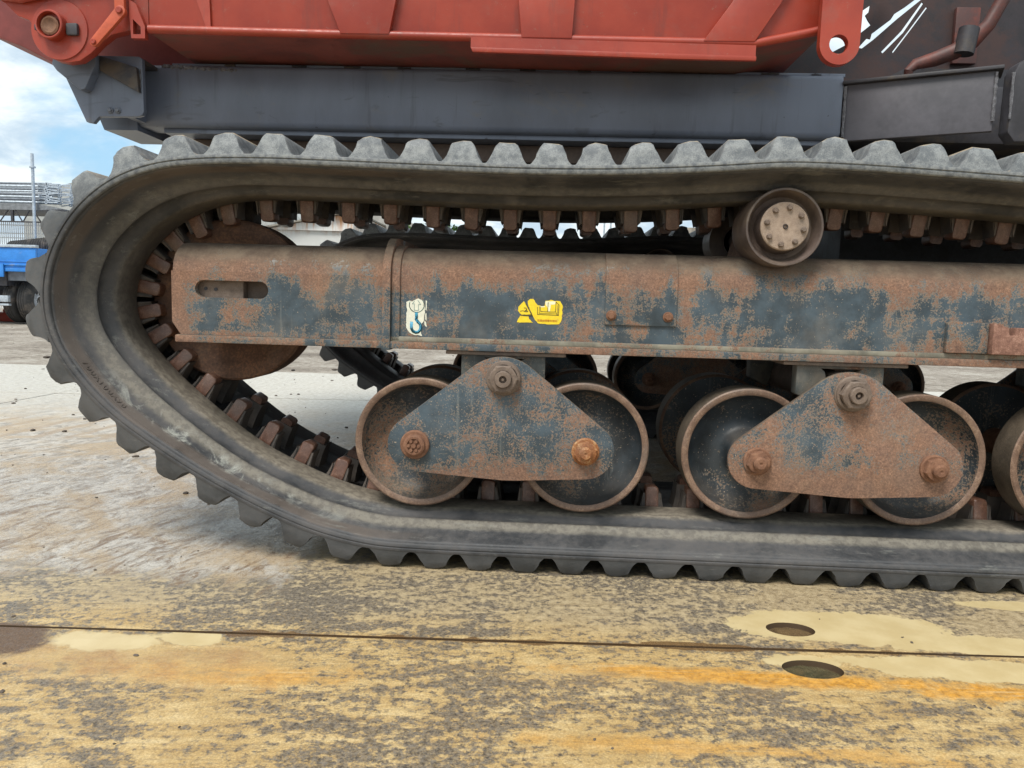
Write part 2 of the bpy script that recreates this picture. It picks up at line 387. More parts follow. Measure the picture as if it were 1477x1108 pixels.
# ---------------------------------------------------------------- the ground
def ground_material():
    m, t, b = newmat('muddy_steel_plate'); p = t.pos(); x, y, z = t.xyz(p)
    P2 = t.vm(p, (1, 1, 0))
    wob = t.m('SUBTRACT', t.noise(P2, 9, 8, .6, .4), .5)
    w2 = t.m('SUBTRACT', t.noise(P2, 40, 6, .65), .5)
    w3 = t.m('SUBTRACT', t.noise(P2, 21, 9, .7, .6), .5)
    def ell(cx, cy, rx, ry, amt=.9, soft=.05, rot=0):
        q = t.vm(P2, (1, 1, 1), loc=(-cx, -cy, 0))
        q = t.vm(q, (1/rx, 1/ry, 0), rot=(0, 0, rot)) if not rot else t.vm(t.vm(q, rot=(0, 0, -rot)), (1/rx, 1/ry, 0))
        l = t.n('ShaderNodeVectorMath', operation='LENGTH'); t.L.new(q, l.inputs[0])
        dd = t.m('ADD', l.outputs['Value'], t.m('ADD', t.m('MULTIPLY', wob, amt*1.2), t.m('ADD', t.m('MULTIPLY', w3, amt*1.3), t.m('MULTIPLY', w2, amt*.5))))
        return t.mr(dd, 1.0, 1.0-soft)
    # direction dependent smears
    sA = t.noise(t.vm(t.vm(P2, rot=(0, 0, R(-78))), (.42, 1, 1)), 17, 12, .84, 1.3)     # drag marks beside the track
    sB = t.noise(t.vm(t.vm(P2, rot=(0, 0, R(-8))), (.35, 1, 1)), 24, 10, .70, .2)      # smears along the machine
    sC = t.noise(P2, 55, 9, .74, .15); sD = t.noise(P2, 260, 5, .7); big = t.noise(P2, 2.6, 5, .55, .5)
    near = t.mr(y, .12, -.36)                         # foreground mud
    nearx = t.m('MAXIMUM', near, t.m('MULTIPLY', t.mr(x, -.75, -.45), t.mr(y, .45, .1)))
    # bare steel / wet grime
    grime = t.mix(t.mr(t.noise(P2, 120, 6, .75), .36, .64), (.052, .043, .036), (.205, .175, .138))
    grime = t.mix(t.m('MULTIPLY', t.mr(sD, .5, .62), .35), grime, (.24, .20, .14))
    mud = t.ramp(t.m('ADD', t.m('MULTIPLY', sB, .6), t.m('MULTIPLY', sD, .4)), [(.35, (.28, .175, .070)), (.5, (.46, .31, .125)), (.64, (.64, .49, .25))])
    orange = t.m('MAXIMUM', ell(.42, -.468, .50, .038, .9, .6), t.m('MAXIMUM', ell(.80, -.485, .20, .040, 1.2, .7), ell(-.55, -.55, .30, .05, 1.2, .9)))
    orange = t.m('MAXIMUM', orange, t.m('MULTIPLY', ell(.30, -.70, .45, .03, 1.2, .8), .5))
    mud = t.mix(t.m('MULTIPLY', t.m('MULTIPLY', orange, 1.0), t.mr(sB, .30, .50)), mud, t.mix(t.mr(sC, .35, .6), (.42, .19, .025), (.66, .33, .05)))
    back = t.m('MULTIPLY', t.mr(t.m('ADD', y, t.m('MULTIPLY', wob, .12)), -.40, -.20), .8)
    mud = t.mix(back, mud, t.mix(t.mr(sC, .36, .62), (.24, .185, .115), (.43, .35, .225)))
    scr = t.noise(t.vm(t.vm(P2, rot=(0, 0, R(-4))), (.05, 1, 1)), 70, 6, .7, .1)
    mud = t.mix(t.m('MULTIPLY', t.mr(scr, .56, .66), .45), mud, (.62, .49, .28))
    mud = t.mix(t.m('MULTIPLY', t.mr(scr, .44, .36), .40), mud, (.22, .15, .075))
    tanmask = t.m('ADD', t.m('MULTIPLY', sC, .56), t.m('ADD', t.m('MULTIPLY', sB, .34), t.m('MULTIPLY', big, .34)))
    tanmask = t.m('ADD', tanmask, t.m('MULTIPLY', orange, .16))
    tanmask = t.m('ADD', tanmask, t.m('MULTIPLY', ell(-.72, -.50, .42, .09, .9, .9), .20))
    tanmask = t.m('SUBTRACT', tanmask, t.m('MULTIPLY', ell(-.25, -.33, .5, .04, 1.2, .9), .05))
    mm = t.m('ADD', t.m('MULTIPLY', t.mr(t.m('SUBTRACT', tanmask, t.m('MULTIPLY', back, .012)), .566, .640), .80), t.m('MULTIPLY', t.mr(t.noise(P2, 130, 7, .8), .44, .56), .22))
    wash = ell(-.74, -.52, .40, .11, 1.0, .7)
    wash = t.m('MAXIMUM', wash, t.m('MULTIPLY', ell(.15, -.50, .45, .07, 1.2, .9), .35))
    mud = t.mix(t.m('MULTIPLY', wash, .7), mud, t.mix(t.mr(t.noise(P2, 12, 9, .7), .36, .62), (.36, .20, .085), (.50, .345, .15)))
    mm = t.m('MAXIMUM', mm, t.m('MULTIPLY', wash, .8))
    c = t.mix(t.m('MAXIMUM', mm, t.m('MULTIPLY', orange, .6)), grime, mud)
    # the far pale plates, washed and wet, their whitish sheen painted into the colour
    pale = t.mix(t.mr(sA, .40, .57), (.20, .165, .125), (.54, .50, .44))
    pale = t.mix(t.m('MULTIPLY', t.mr(t.noise(P2, 3.4, 10, .72, .6), .44, .60), .8), pale, (.40, .285, .155))
    pale = t.mix(t.m('MULTIPLY', t.mr(sD, .58, .66), .55), pale, (.13, .10, .08))
    pale = t.mix(t.m('MULTIPLY', t.mr(t.noise(P2, 70, 8, .8, .3), .53, .60), .55), pale, (.17, .135, .10))
    drag = t.m('MULTIPLY', t.mr(sA, .49, .41), t.mr(y, 1.1, .2))
    pale = t.mix(t.m('MULTIPLY', drag, .9), pale, (.20, .125, .07))
    pale = t.mix(t.mr(y, 1.2, 3.2), pale, t.mix(t.mr(t.noise(P2, 30, 8, .7), .38, .6), (.37, .34, .29), (.50, .475, .42)))
    # prints left by a tread on the pale plates
    wv = t.m('SINE', t.m('ADD', t.m('MULTIPLY', t.m('ADD', x, t.m('MULTIPLY', y, -.05)), 42), t.m('MULTIPLY', wob, 3)))
    pr_ = t.m('MULTIPLY', t.mr(wv, .35, .75), t.m('MULTIPLY', t.m('MULTIPLY', t.mr(y, 1.42, 1.50), t.mr(y, 2.05, 1.95)), t.mr(t.m('ADD', x, wob), -1.2, -1.6)))
    pale = t.mix(t.m('MULTIPLY', pr_, .7), pale, (.34, .25, .16))
    blend = t.mr(t.m('ADD', nearx, t.m('ADD', t.m('MULTIPLY', wob, .9), t.m('MULTIPLY', t.m('SUBTRACT', sA, .5), 1.8))), .30, .70)
    c = t.mix(blend, pale, c)
    # cream slurry round the lifting holes
    film = t.m('MAXIMUM', ell(.64, -.225, .24, .085, .55, .05), ell(.86, -.285, .17, .05, .9, .06))
    film = t.m('MAXIMUM', film, t.m('MAXIMUM', ell(.82, -.395, .28, .045, .9, .06), ell(1.15, -.41, .24, .05, .9, .06)))
    film = t.m('MAXIMUM', film, t.m('MAXIMUM', ell(1.12, -.06, .16, .03, .7, .08), ell(-.66, -.425, .06, .035, .7, .1)))
    film = t.m('MAXIMUM', film, t.m('MAXIMUM', ell(-.82, -.45, .13, .045, .9, .3), ell(.50, -.40, .10, .035, 1, .2)))
    cream = t.mix(t.mr(t.noise(P2, 14, 5, .6), .35, .7), (.50, .39, .20), (.57, .46, .255))
    cream = t.mix(t.m('MULTIPLY', t.mr(sD, .66, .72), .5), cream, (.36, .28, .15))
    c = t.mix(t.m('MULTIPLY', film, .96), c, cream)
    wet = t.m('MAXIMUM', ell(-1.03, -.47, .13, .085, .6, .25), 0)
    c = t.mix(wet, c, t.mix(t.mr(sD, .4, .6), (.085, .05, .028), (.15, .09, .048)))
    # brown seep along the joint between the plates
    jl = t.m('ABSOLUTE', t.m('SUBTRACT', t.m('SUBTRACT', y, -.367), t.m('MULTIPLY', x, .04)))
    jw = t.m('ADD', .007, t.m('MULTIPLY', t.m('MAXIMUM', t.m('ADD', wob, t.m('MULTIPLY', t.m('SUBTRACT', t.noise(t.vm(P2, (1, 0, 0)), 5, 3, .5), .52), .9)), 0), .10))
    jm = t.m('MULTIPLY', t.mr(jl, jw, t.m('MULTIPLY', jw, .8)), t.mr(x, -.75, -.6))
    jm = t.m('MULTIPLY', jm, t.m('SUBTRACT', 1, t.mr(x, .65, .85)))
    jm = t.m('MAXIMUM', jm, ell(.30, -.352, .10, .018, .6, .1))
    c = t.mix(t.m('MULTIPLY', jm, .9), c, (.15, .085, .035))
    nzp = t.xyz(t.n('ShaderNodeNewGeometry').outputs['True Normal'])[2]
    c = t.mix(t.mr(nzp, .6, .3), c, (.075, .048, .028))      # plate edges: wet brown steel
    t.set(b.inputs['Base Color'], c)
    rough = t.mr(t.m('ADD', t.m('MULTIPLY', sC, .5), t.m('MULTIPLY', sA, .5)), .4, .6, .28, .68)
    wetl = t.m('MULTIPLY', t.m('SUBTRACT', 1, blend), t.m('MULTIPLY', t.mr(sA, .40, .56), t.mr(y, 1.8, .5)))
    rough = t.m('SUBTRACT', rough, t.m('MULTIPLY', wetl, .34))
    rough = t.mr(film, 0, 1, rough, .34, smooth=False)
    rough = t.m('MAXIMUM', t.m('SUBTRACT', rough, t.m('MULTIPLY', jm, .3)), .16)
    t.set(b.inputs['Roughness'], rough)
    h = t.m('ADD', t.m('MULTIPLY', sC, .6), t.m('ADD', t.m('MULTIPLY', sD, .35), t.m('MULTIPLY', sA, .9)))
    h = t.mr(film, 0, 1, h, .75, smooth=False)
    t.set(b.inputs['Normal'], t.bump(h, .5, .006))
    return m
M_PLATE = ground_material()
def dirt_material():
    m, t, b = newmat('stony_yard_dirt'); p = t.pos(); P2 = t.vm(p, (1, 1, 0))
    n1 = t.noise(P2, 1.3, 8, .65, .4); n2 = t.noise(P2, 14, 8, .72); n3 = t.noise(P2, 90, 4, .7)
    f = t.m('ADD', t.m('MULTIPLY', n1, .35), t.m('ADD', t.m('MULTIPLY', n2, .4), t.m('MULTIPLY', n3, .25)))
    c = t.ramp(f, [(.36, (.07, .055, .045)), (.47, (.20, .165, .13)), (.54, (.36, .32, .27)), (.64, (.52, .49, .44))])
    t.set(b.inputs['Base Color'], c); b.inputs['Roughness'].default_value = .85
    t.set(b.inputs['Normal'], t.bump(f, .9, .05)); return m
M_DIRT = dirt_material()
mb = MB(); v = [mb.b.verts.new(q) for q in ((-600, -200, -.024), (600, -200, -.024), (600, 900, -.024), (-600, 900, -.024))]; mb._f(v)
ground = struct(mb.obj('ground', M_DIRT))
JN = [(-3.70, .03), (-2.03, .03), (-.367, .040), (1.37, .057), (3.18, .09), (4.78, .03)]
XJ = [-9.8, -3.12, 3.45, 9.9]
G = .0045
def oval(cx, cy, a, b_): return [(cx+a*math.cos(k*2*math.pi/30), cy+b_*math.sin(k*2*math.pi/30)) for k in range(30)]
for j in range(5):
    (c0, s0), (c1_, s1) = JN[j], JN[j+1]
    for i in range(3):
        dx = .0 if j != 1 else .0
        x0, x1 = XJ[i]+G, XJ[i+1]-G
        poly = [(x0, c0+s0*x0+G), (x1, c0+s0*x1+G), (x1, c1_+s1*x1-G), (x0, c1_+s1*x0-G)]
        holes = []
        if i == 1 and j == 1: holes = [oval(.513, -.425, .056, .036)]
        if i == 1 and j == 2: holes = [oval(.527, -.249, .050, .034)]
        mb = MB().prism(poly, -.0225, random.uniform(-.0008, .0008), 'Z', holes)
        mb.obj('steel_plate', M_PLATE, ground, bevel=.0015 if not holes else 0, seg=1)
M_MUDW = plain('settled_brown_mud', (.085, .055, .028), .22, var=.35, scale=40, dirt=(.16, .105, .05), dirt_amt=.5, bump=.5)
M_MUDG = plain('settled_green_mud', (.055, .052, .028), .22, var=.35, scale=40, dirt=(.12, .09, .045), dirt_amt=.4, bump=.5)
for cx, cy, mm_ in ((.527, -.249, M_MUDW), (.513, -.425, M_MUDG)):
    mb = MB(); ring = [mb.b.verts.new((cx+.055*math.cos(a*.3), cy+.055*math.sin(a*.3), -.0125+random.uniform(-.002, .002))) for a in range(21)]
    c0 = mb.b.verts.new((cx, cy, -.0085))
    for k in range(21): mb._f([ring[k], ring[(k+1) % 21], c0])
    struct(mb.obj('mud_puddle', mm_), 'structure')
# mud lying in the joint
mb = MB(); prev = None
for k in range(160):
    x = -3+k*.04; yy = -.367+.04*x
    a = mb.b.verts.new((x, yy-.006, -.004+random.uniform(-.003, .001))); b_ = mb.b.verts.new((x, yy+.006, -.004+random.uniform(-.003, .001)))
    if prev: mb._f([prev[0], a, b_, prev[1]])
    prev = (a, b_)
struct(mb.obj('joint_mud', M_MUDW), 'stuff')
# loose stones and crumbs
mb = MB()
for k in range(900):
    if 470 < k < 560: continue
    if k < 420: x, y = random.uniform(-5, 0), random.uniform(.5, 4.7)
    elif k < 560: x, y = random.uniform(-1.3, 1.3), random.uniform(-.8, .1)
    else: x, y = random.uniform(-16, 4), random.uniform(4.8, 13)
    s_ = random.uniform(.0015, .004) if 420 <= k < 560 else random.choice((.002, .003, .003, .004, .005, .011))*random.uniform(.6, 1.2)
    if y > 4.8: s_ *= 2.5
    bmesh.ops.create_icosphere(mb.b, subdivisions=1, radius=s_, matrix=Matrix.Translation((x, y, s_*.25-(.02 if y > 4.8 else 0))) @ Matrix.Rotation(random.uniform(0, 6), 4, 'Z') @ Matrix.Diagonal((random.uniform(.8, 1.9), 1, random.uniform(.4, .7), 1)))
for v in mb.b.verts: v.co += Vector((random.uniform(-1, 1), random.uniform(-1, 1), random.uniform(-1, 1)))*.0006
M_STONE = plain('loose_stone', (.085, .068, .055), .9, var=.6, scale=3, bump=.4)
struct(mb.obj('loose_stones', M_STONE, smooth=20), 'stuff')

# ---------------------------------------------------------------- the crawler carrier
CARR = thing('crawler_carrier', 'large red bodied crawler dump carrier on black rubber tracks with rusty blue grey running gear', 'tracked carrier', (.7, 1.35, 0))
# --- track path (X, Z) of the belt's outer face, counter-clockwise seen from the near side
PATH = [(1.30, .967), (1.055, .982), (.785, .997), (.63, 1.003), (.52, 1.003), (.414, .995), (.258, .985), (.10, .979), (-.06, .9775), (-.22, .9795), (-.38, .983), (-.544, .9865), (-.675, .9885), (-.80, .986), (-.905, .9765), (-.985, .957), (-1.055, .925), (-1.115, .880), (-1.163, .826), (-1.199, .764), (-1.220, .701), (-1.227, .636), (-1.219, .571), (-1.193, .505), (-1.140, .430), (-1.064, .353), (-.966, .2835), (-.864, .2205), (-.762, .166), (-.66, .119), (-.553, .079), (-.43, .052), (-.319, .045), (-.15, .044), (.1, .044), (.4, .044), (.8, .044), (1.2, .044), (1.6, .044), (2.0, .046), (2.25, .085), (2.5, .19), (2.72, .35), (2.83, .50), (2.87, .64), (2.83, .79), (2.72, .90), (2.55, .965), (2.3, .98), (1.95, .998), (1.6, .965)]
def cr(p0, p1, p2, p3, u):
    return .5*((2*p1)+(-p0+p2)*u+(2*p0-5*p1+4*p2-p3)*u*u+(-p0+3*p1-3*p2+p3)*u**3)
dense = []
n = len(PATH)
for i in range(n):
    q = [Vector((PATH[(i+k) % n][0], PATH[(i+k) % n][1])) for k in (-1, 0, 1, 2)]
    for u in range(12): dense.append(cr(*q, u/12))
for _ in range(10): dense = [(dense[i-1]+dense[i]*2+dense[(i+1) % len(dense)])/4 for i in range(len(dense))]
cum = [0]
for i in range(len(dense)): cum.append(cum[-1]+(dense[(i+1) % len(dense)]-dense[i]).length)
LEN = cum[-1]
def at(s):
    s %= LEN; lo, hi = 0, len(dense)
    while hi-lo > 1:
        md = (lo+hi)//2
        if cum[md] <= s: lo = md
        else: hi = md
    u = (s-cum[lo])/(cum[lo+1]-cum[lo]); return dense[lo].lerp(dense[(lo+1) % len(dense)], u)
def frame_at(s, e=.02):
    p = at(s); tg = (at(s+e)-at(s-e)).normalized(); return p, tg, Vector((-tg.y, tg.x))
def nearest(x, z):
    b_ = min(range(len(dense)), key=lambda i: (dense[i]-Vector((x, z))).length); return cum[b_]
sA_, sB_ = nearest(-.774, .987), nearest(-.37, .05)
NP = round(LEN/((sB_-sA_)/15)); PITCH = LEN/NP
print('track length', LEN, 'pitch by photo', (sB_-sA_)/15, 'lugs', NP, PITCH)
half = [(0, .0), (-.0015, .003), (-.0015, .0075), (.0012, .009), (.0012, .0105), (-.001, .012), (-.001, .019), (.001, .0215), (.006, .0225), (.0068, .0205), (.009, .0205), (.0098, .024), (.014, .0265), (.03, .030), (.055, .036), (.075, .0425), (.087, .0505), (.093, .0565), (.099, .0585), (.104, .0555), (.116, .0555), (.126, .059), (.136, .067), (.144, .0735), (.153, .0755), (.244, .0755), (.250, .073), (.2535, .066), (.255, .046), (.262, .041)]
prof = half+[(.7-y, h) for y, h in half[::-1]]
def hfac(x, y=.3):     # the carcass bunches up thicker where it bends round the idler
    u = max(0, min(1, (-.75-x)/.38)); y = min(y, .70-y); return 1+.41*u*u*(3-2*u)*max(0, min(1, (y-.02)/.07))
def belt_mesh():
    mb = MB(); N = 560; rings = []
    for k in range(N):
        p, tg, nn = frame_at(LEN*k/N, .03)
        rings.append([mb.b.verts.new((p.x+nn.x*h*hfac(p.x, y), y, p.y+nn.y*h*hfac(p.x, y))) for y, h in prof])
    m_ = len(prof)
    for k in range(N):
        a, c = rings[k], rings[(k+1) % N]
        for i in range(m_): mb._f([a[i], a[(i+1) % m_], c[(i+1) % m_], c[i]])
    return mb.mesh('belt', M_BELT, smooth=50)
track = link('rubber_track', belt_mesh(), CARR)
def lug_mesh(var):
    mb = MB(); rnd = random.Random(var); j = lambda a: rnd.uniform(-a, a)
    hs = [(.0525, .003), (.0485, -.0005), (.0448, -.0035), (.0410, -.0085), (.0375, -.016), (.0335, -.027), (.0290, -.038), (.0248, -.0455), (.0180, -.0500)]
    sec = [(-a, b_) for a, b_ in hs]+[(0, -.0512)]+hs[::-1]
    sec = [(a+j(.0012), b_+(j(.0024) if b_ < -.03 else 0)) for a, b_ in sec]
    st = [(.0005, .90), (.004, .985), (.010, 1.0), (.18, 1.0), (.34, 1.0), (.345, .9), (.355, .9), (.36, 1), (.52, 1.0), (.690, 1.0), (.696, .985), (.6995, .90)]
    rings = []
    for y, k in st:
        rings.append([mb.b.verts.new((a*(.96+.04*k), y+(0.010*(-b_/.048) if y < .02 else (-.010*(-b_/.048) if y > .68 else 0)), b_*k+j(.0004))) for a, b_ in sec])
    for a, c in zip(rings, rings[1:]):
        for i in range(len(sec)-1): mb._f([a[i], a[i+1], c[i+1], c[i]])
        mb._f([a[-1], a[0], c[0], c[-1]])
    mb._f(rings[0]); mb._f(rings[-1][::-1])
    return mb.mesh('tread_lug', M_LUG, smooth=48)
LUGS = [lug_mesh(k) for k in range(5)]
def guide_mesh(var, row):
    mb = MB(); rnd = random.Random(40+var); j = lambda a: rnd.uniform(-a, a)
    y0, y1, sg = ((.268, .318, 1), (.432, .382, -1))[row]
    mb.mi = 0           # rubber buttress
    b0 = [(-.0385, y0-sg*.008), (.0385, y0-sg*.008), (.036, y1+sg*.008), (-.036, y1+sg*.008)]
    t0 = [(-.0250, y0-sg*.001), (.0250, y0-sg*.001), (.0225, y1), (-.0225, y1)]
    lv = []
    for k, u in enumerate((0, .35, .7, 1)):
        w_ = u**.8
        lv.append([mb.b.verts.new((a*(1-w_)+c*w_+j(.0006), e*(1-u)+f*u,   .036+(.106-.036)*u)) for (a, e), (c, f) in zip(b0, t0)])
    for a, c in zip(lv, lv[1:]):
        for i in range(4): mb._f([a[i], a[(i+1) % 4], c[(i+1) % 4], c[i]])
    mb._f(lv[-1])
    for sx_ in (-1, 1):  # thin worn rubber lips either side of the core
        x0 = sx_*.0262
        poly = [(x0-.003, .05), (x0+.003, .05), (x0*.90+.0017+j(.001), .104+j(.008)), (x0*.90-.0012, .107+j(.006))]
        mb.prism(poly, y0-sg*.0075, y1, 'Y')
    mb.mi = 1           # steel core horn
    rr = rrect(-.0185, .0185, .056, .128+j(.003), .0095, 4)
    nn_ = len(rr); yb = y1-sg*.004
    def ring(k, d, z0=.098): return [mb.b.verts.new((p[0]*k+j(.0004), y0+sg*((p[1]-.056)*.16-.012+d)+j(.0004), z0+(p[1]-z0)*k)) for p in rr]
    a, a2, a3 = ring(.80, 0), ring(.93, .0012), ring(1, .005)
    c = [mb.b.verts.new((p[0]*.9, yb, .056+(p[1]-.056)*.96)) for p in rr]
    mb._f(a); mb._f(c[::-1])
    for q, w in ((a, a2), (a2, a3), (a3, c)):
        for i in range(nn_): mb._f([q[i], w[i], w[(i+1) % nn_], q[(i+1) % nn_]])
    return mb.mesh('guide_lug', [M_GUIDE, M_HORN], smooth=40)
GUIDES = [[guide_mesh(k, r_) for k in range(4)] for r_ in (0, 1)]
def lug_positions():
    """arc position of every lug, spaced as the stretched belt shows them"""
    anc = [(-16, nearest(.954, .985)), (-8, nearest(.098, .979)), (-4, nearest(-.317, .982)), (0, nearest(-.774, .987)), (15, nearest(-.37, .046)), (17, nearest(-.1475, .044)), (19, nearest(.0725, .044)), (23, nearest(.514, .044))]
    anc = [(k, q if k >= 0 else q) for k, q in anc]
    anc = [(k, q+LEN if (k >= 0 and q < 1) else q) for k, q in anc]
    n_rest = round((LEN-(anc[-1][1]-anc[0][1]))/.109)
    anc.append((23+n_rest, anc[0][1]+LEN))
    out_ = []
    for k in range(-16, 23+n_rest):
        for (k0, s0), (k1, s1) in zip(anc, anc[1:]):
            if k0 <= k < k1: out_.append(s0+(s1-s0)*(k-k0)/(k1-k0))
    return out_
SK = lug_positions()
def place(s_):
    p, tg, nn = frame_at(s_, .035)
    sq = 1-.16*max(0, min(1, (.07-p.y)/.02))
    return Matrix(((tg.x, 0, nn.x, p.x), (0, 1, 0, 0), (tg.y, 0, nn.y, p.y), (0, 0, 0, 1))), sq
def dress(tr, far=False):
    rear = bmesh.new()
    for k, s_ in enumerate(SK):
        mw, sq = place(s_)
        link('tread_lug', LUGS[(k*7) % 5], tr, mw @ Matrix.Diagonal((1, 1, sq, 1)))
        dh = .0755*(hfac(mw.translation.x)-1); mt = mw
        mw = mw @ Matrix.Translation((0, 0, dh))
        link('guide_lug', GUIDES[0][(k*5) % 4], tr, mw)
        if not far: link('guide_lug', GUIDES[1][(k*3) % 4], tr, mw)
        else:
            t_ = GUIDES[1][(k*3) % 4].copy(); t_.transform(mw); rear.from_mesh(t_); bpy.data.meshes.remove(t_)
    if far:
        me = bpy.data.meshes.new('guide_lug_row'); rear.to_mesh(me); rear.free(); me.materials.append(M_GUIDE); me.materials.append(M_HORN)
        link('guide_lug_row', me, tr)['kind'] = 'stuff'
dress(track)
# moulded lettering on the wing of the belt
def letters(txt, s0, y0, size, parent, step):
    me0 = {}
    for k, ch in enumerate(txt):
        if ch == ' ': continue
        cu = bpy.data.curves.new('moulded_letter', 'FONT'); cu.body = ch; cu.size = size; cu.extrude = .0007; cu.align_x = 'CENTER'; cu.align_y = 'CENTER'
        ob = bpy.data.objects.new('tmp', cu); COL.objects.link(ob)
        dg = bpy.context.evaluated_depsgraph_get(); me = bpy.data.meshes.new_from_object(ob.evaluated_get(dg)); bpy.data.objects.remove(ob)
        me.materials.clear(); me.materials.append(M_BELT)
        s_ = s0+k*step; p, tg, nn = frame_at(s_, .03)
        sl = math.atan2(.036-.030, .025)
        yv = Vector((0, math.cos(sl), 0))+Vector((nn.x, 0, nn.y))*math.sin(sl)
        xv = Vector((tg.x, 0, tg.y)); zv = xv.cross(yv)
        h = (.0308+(y0-.03)*.24)*hfac(p.x, y0)
        P = Vector((p.x+nn.x*h, y0, p.y+nn.y*h))
        mw = Matrix((xv, yv, zv)).transposed().to_4x4(); mw.translation = P
        link('moulded_letter', me, parent, mw)
sT = nearest(-1.165, .463)
letters('700X100X98', sT, .031, .026, track, .0165)
# raised borders of the moulded panel
mb = MB()
for y0, a0, a1 in ((.0165, -.03, .62), (.0475, -.03, .62)):
    pr = None
    for k in range(80):
        s_ = sT+a0+(a1-a0)*k/79; p, tg, nn = frame_at(s_, .03); h = (.0308+(y0-.03)*.24)*hfac(p.x, y0)
        q = [mb.b.verts.new((p.x+nn.x*(h+dh), y0+dy_, p.y+nn.y*(h+dh))) for dy_, dh in ((-.0008, -.0005), (-.0006, .0012), (.0006, .0012), (.0008, -.0005))]
        if pr:
            for i in range(3): mb._f([pr[i], pr[i+1], q[i+1], q[i]])
        pr = q
mb.obj('moulded_border', M_BELT, track)

# --- idler
def idler():
    mb = MB()
    mb.lathe([(.335, 0), (.300, .0), (.300, .075), (.318, .085), (.322, .150), (.308, .175), (.300, .195), (.300, .218), (.306, .224), (.394, .224), (.400, .218), (.400, .195), (.392, .175), (.378, .15), (.382, .085), (.400, .075), (.400, 0)], -.880, .643, 56)
    return mb.obj('idler_wheel', M_IDLER, CARR)
idl = idler()
MB().cyl(-.880, .643, .04, .14, .56, 20).obj('idler_axle', M_RUST, idl)
# --- drive sprocket (far right, hidden)
sp = []
for k in range(28):
    a = 2*math.pi*k/28
    for da, r_ in ((-.08, .20), (-.045, .235), (.045, .235), (.08, .20)): sp.append((2.60+r_*math.cos(a+da), .62+r_*math.sin(a+da)))
MB().prism(sp, .32, .38, 'Y').cyl(2.6, .62, .12, .2, .5, 24).obj('drive_sprocket', M_IDLER, CARR)

# --- track frame
FP = [(.100, .565), (.100, .716), (.104, .738), (.114, .757), (.130, .772), (.152, .784), (.180, .791), (.215, .794)]
def off(prof_, d):
    o = []
    for i, (a, c) in enumerate(prof_):
        p0 = prof_[max(i-1, 0)]; p1 = prof_[min(i+1, len(prof_)-1)]
        ty, tz = p1[0]-p0[0], p1[1]-p0[1]; l = math.hypot(ty, tz); o.append((a-tz/l*d, c+ty/l*d))
    return o
X0, XS = -.951, -.392
mb = MB()
ring = FP+[(.70-y, z) for y, z in FP[::-1]]
mb.prism(ring, XS, 2.35, 'X')
frame = mb.obj('track_frame', M_FRAME, CARR, smooth=30)
# forked front end with the adjusting slot
out = [(X0+.018, .548), (XS, .548), (XS, .722), (X0+.0, .722), (X0, .585)]
out = [(X0+.022, .556), (XS-.001, .556), (XS-.001, .716), (X0, .716), (X0, .588)]
slot = circ(-.724, .6725, .0215, 10, -90, 90)+circ(-.869, .6725, .0215, 10, 90, 270)
mb = MB(); mb.prism(out, .100, .116, 'Y', [slot])
inner = off(FP[1:], -.012)
mb.prism(FP[1:]+inner[::-1], X0+.004, XS-.001, 'X')
fork = mb.obj('fork_plate', M_FRAME, frame, smooth=30)
mb = MB(); mb.prism([(X0+.022, .556), (XS-.001, .556), (XS-.001, .716), (X0, .716), (X0, .588)], .584, .60, 'Y')
mb.prism([(.70-y, z) for y, z in FP[1:]+inner[::-1]], X0+.004, XS-.001, 'X'); mb.obj('fork_plate', M_FRAME, frame, smooth=30)
MB().box(X0+.03, -.775, .122, .20, .60, .72).box(-.775, XS-.01, .15, .16, .58, .73).obj('adjuster_block', M_NUT, frame, bevel=.002)
for xx in (-.872, -.846): MB().lathe([(.1215, .0045), (.1200, .0045), (.1200, .0028), (.1212, .0)], xx, .672+(-.846-xx)*.05, 10).obj('grease_hole', M_DARK, frame)
MB().box(X0+.012, 2.36, .088, .612, .537, .5555).obj('bottom_flange', M_FRAME, frame, bevel=.003)
MB().box(XS+.002, 2.35, .094, .099, .5557, .568).obj('lower_weld', rusty('scuffed_weld_edge', paint=(.20, .19, .15), amount=.5, scale=14, dust=.5), frame, bevel=.002)
# stiffening ring
rp = off(FP, .016); rp = [(rp[0][0], .533)]+rp
rp[-3:] = [(.150, .806), (.175, .815), (.20, .817)]
ringo = rp+[(.7-y, z) for y, z in rp[::-1]]
MB().prism(ringo, -.411, -.390, 'X').obj('stiffener_ring', M_FRAME, frame, bevel=.003)
MB().prism(off([(.1, .556)]+FP[1:], .006)+[(.20, .70), (.2, .556)], -.3895, -.368, 'X').obj('weld_strip', M_FRAME, frame, bevel=.002)
# inspection cover
cp = [(.100, .612), (.100, .66)]+FP[1:6]
MB().prism(off(cp, .0055)+cp[::-1], .141, .316, 'X').obj('inspection_cover', M_FRAME, frame, bevel=.0015)
def bolt(cx, cz, y, r, parent, mat, name='bolt', wash=1.35, hl=.012, rot=0):
    mb = MB(); mb.cyl(cx, cz, r*wash, y-.004, y, 18, ch=.001)
    mb.cyl(cx, cz, r, y-.004-hl, y-.004, 6, ch=.0015, a0=rot); return mb.obj(name, mat, parent)
for xx in (.1565, .2955): bolt(xx, .635, .0945, .0095, frame, M_RUST, hl=.006, rot=.3)
